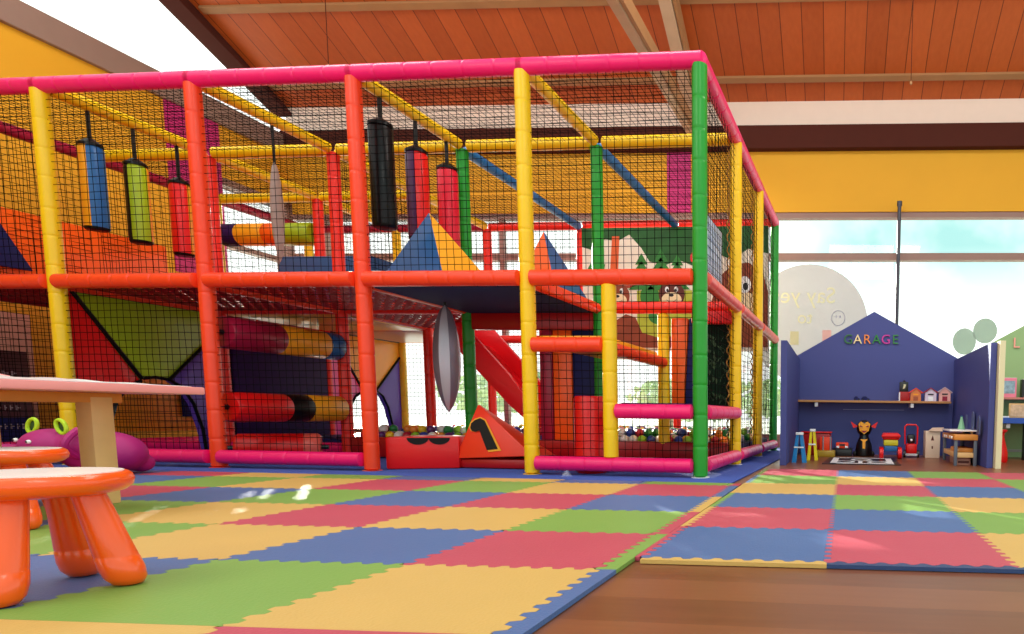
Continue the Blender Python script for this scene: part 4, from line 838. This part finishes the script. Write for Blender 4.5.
# ------------------------------------------------------------------ window stickers
FILM = film('grey_window_film', '#c4c2c2', .92)
t = thing('window_decal', (.40, 4.6, 1.67), 'big round grey film on the window with mirrored pale lettering, left of the garage roof', 'window sticker')
b = B(); N = 64; r_ = .80
b.prism([(.33+r_*math.cos(2*PI*i/N), 4.676, 1.67+r_*math.sin(2*PI*i/N)) for i in range(N)], (0, .004, 0)); b.build('film', FILM, t, smooth=0)
LT = mat('pale_gold_letter', '#d8d4b0', rough=.6)
MX = Matrix.Rotation(PI/2, 4, 'X') @ Matrix.Diagonal((-1, 1, 1, 1))
letters('Say yes', .30, .0012, Matrix.Translation((.26, 4.672, 2.05)) @ MX, LT, t, 'lettering'); letters('to', .24, .0012, Matrix.Translation((.28, 4.672, 1.76)) @ MX, LT, t, 'lettering')
b = B(); b.path([(.73+.09*math.cos(2*PI*k/24), 4.672, 1.76+.1*math.sin(2*PI*k/24)) for k in range(25)], .006, 6)
for q in ((.705, 1.78), (.755, 1.78)): b.ell((q[0], 4.672, q[1]), (.012, .003, .018))
b.build('drawn_ring', mat('grey_outline', '#a0a0b0'), t)
b = B(); b.box((.52, 4.672, 1.42), (.64, 4.675, 1.60)); b.build('patch', mat('salmon_patch', '#dca8a0'), t, smooth=0); b = B(); b.box((.08, 4.672, 1.4), (.2, 4.675, 1.58)); b.build('patch', mat('gold_patch', '#c8c098'), t, smooth=0)
FG = film('green_grey_film', '#a4b2aa', .92)
t = thing('window_decal', (2.55, 4.6, 1.5), 'pair of plain rounded grey-green film shapes on the window right of the garage roof', 'window sticker')
b = B(); b.prism([(x, 4.676, z) for x, z in disc(2.43, 1.46, .155, .175, 28)], (0, .003, 0)); b.build('film', FG, t, smooth=0)
b = B(); b.prism([(x, 4.671, z) for x, z in disc(2.70, 1.60, .16, .165, 28)], (0, .003, 0)); b.build('film', FG, t, smooth=0)

for o in list(C.objects):
    if o.parent is None and o.name.startswith('window_decal'):
        o.matrix_world = Matrix.Translation((1, 4.6, 0)) @ Matrix.Rotation(RZ, 4, 'Z') @ Matrix.Translation((-1, -4.6, 0)) @ Matrix.Translation(o.location)
    if o.parent is None and o.name.endswith('playhouse'): o.rotation_euler.z = RZ
# ------------------------------------------------------------------ light
W = bpy.data.worlds.new('sky'); SC.world = W; W.use_nodes = True
nt = W.node_tree; n = nt.nodes; L = nt.links
tc = n.new('ShaderNodeTexCoord'); sp = n.new('ShaderNodeSeparateXYZ'); L.new(tc.outputs['Generated'], sp.inputs[0])
nz = n.new('ShaderNodeTexNoise'); nz.inputs['Scale'].default_value = 4.5; nz.inputs['Detail'].default_value = 5; L.new(tc.outputs['Generated'], nz.inputs['Vector'])
el = n.new('ShaderNodeMapRange'); el.inputs[1].default_value = .13; el.inputs[2].default_value = .24; L.new(sp.outputs[2], el.inputs[0])
ax = n.new('ShaderNodeMapRange'); ax.inputs[1].default_value = -.2; ax.inputs[2].default_value = .0; L.new(sp.outputs[0], ax.inputs[0])
cl = n.new('ShaderNodeMapRange'); cl.inputs[1].default_value = .68; cl.inputs[2].default_value = .46; L.new(nz.outputs['Fac'], cl.inputs[0])
m1 = n.new('ShaderNodeMath'); m1.operation = 'MULTIPLY'; L.new(el.outputs[0], m1.inputs[0]); L.new(ax.outputs[0], m1.inputs[1])
m2 = n.new('ShaderNodeMath'); m2.operation = 'MULTIPLY'; L.new(m1.outputs[0], m2.inputs[0]); L.new(cl.outputs[0], m2.inputs[1])
mx = n.new('ShaderNodeMix'); mx.data_type = 'RGBA'; mx.inputs['A'].default_value = (2.0, 1.97, 1.92, 1); mx.inputs['B'].default_value = (.72, 1.24, 1.2, 1); L.new(m2.outputs[0], mx.inputs['Factor'])
L.new(mx.outputs['Result'], n['Background'].inputs['Color']); n['Background'].inputs['Strength'].default_value = 1.0
def light(kind, name, loc, rot, energy, col, **k):
    d = bpy.data.lights.new(name, kind); d.energy = energy; d.color = col
    for a, v in k.items(): setattr(d, a, v)
    o = bpy.data.objects.new(name, d); C.objects.link(o); o.location = loc; o.rotation_euler = rot; return o
sd = Vector((.85, -1, -.328)).normalized()
light('SUN', 'sun', (-5, 12, 6), sd.to_track_quat('-Z', 'Y').to_euler(), 20.0, (1, .93, .82), angle=.009)
for x in (-4.4, -.8, 2.8): light('AREA', 'fill_light', (x, .4, 5.3), (0, 0, 0), 110, (1, .95, .88), shape='RECTANGLE', size=2.4, size_y=1.2)  # added unseen fill, brightens the frame interior and back walls
for x in (-3, 2): light('AREA', 'fill_light', (x, -4.6, 4.6), (math.radians(35), 0, 0), 60, (1, .95, .88), shape='RECTANGLE', size=2.4, size_y=1.2)  # added frontal fill from above the camera, not a fitting of the room

# ------------------------------------------------------------------ camera
f, px, py = 655.92, 802.343, 477.742
cd = bpy.data.cameras.new('camera'); cam = bpy.data.objects.new('camera', cd); C.objects.link(cam); SC.camera = cam
cd.sensor_width = 36; cd.sensor_fit = 'HORIZONTAL'; cd.lens = 36*f/1024; cd.shift_x = (512-px)/1024; cd.shift_y = (py-317)/1024; cd.clip_start = .05
Rr = ((0.99553544, -0.09202154, -0.02100528), (0.09358781, 0.99126243, 0.09295219), (0.01226814, -0.09450304, 0.99544898))
m4 = Matrix(((Rr[0][0], Rr[0][2], -Rr[0][1], 1.10743), (Rr[1][0], Rr[1][2], -Rr[1][1], -4.38532), (Rr[2][0], Rr[2][2], -Rr[2][1], .44235), (0, 0, 0, 1)))
cam.matrix_world = m4
vs = SC.view_settings; vs.view_transform = 'Standard'; vs.look = 'None'; vs.gamma = 1; vs.use_curve_mapping = False; vs.exposure = -0.32
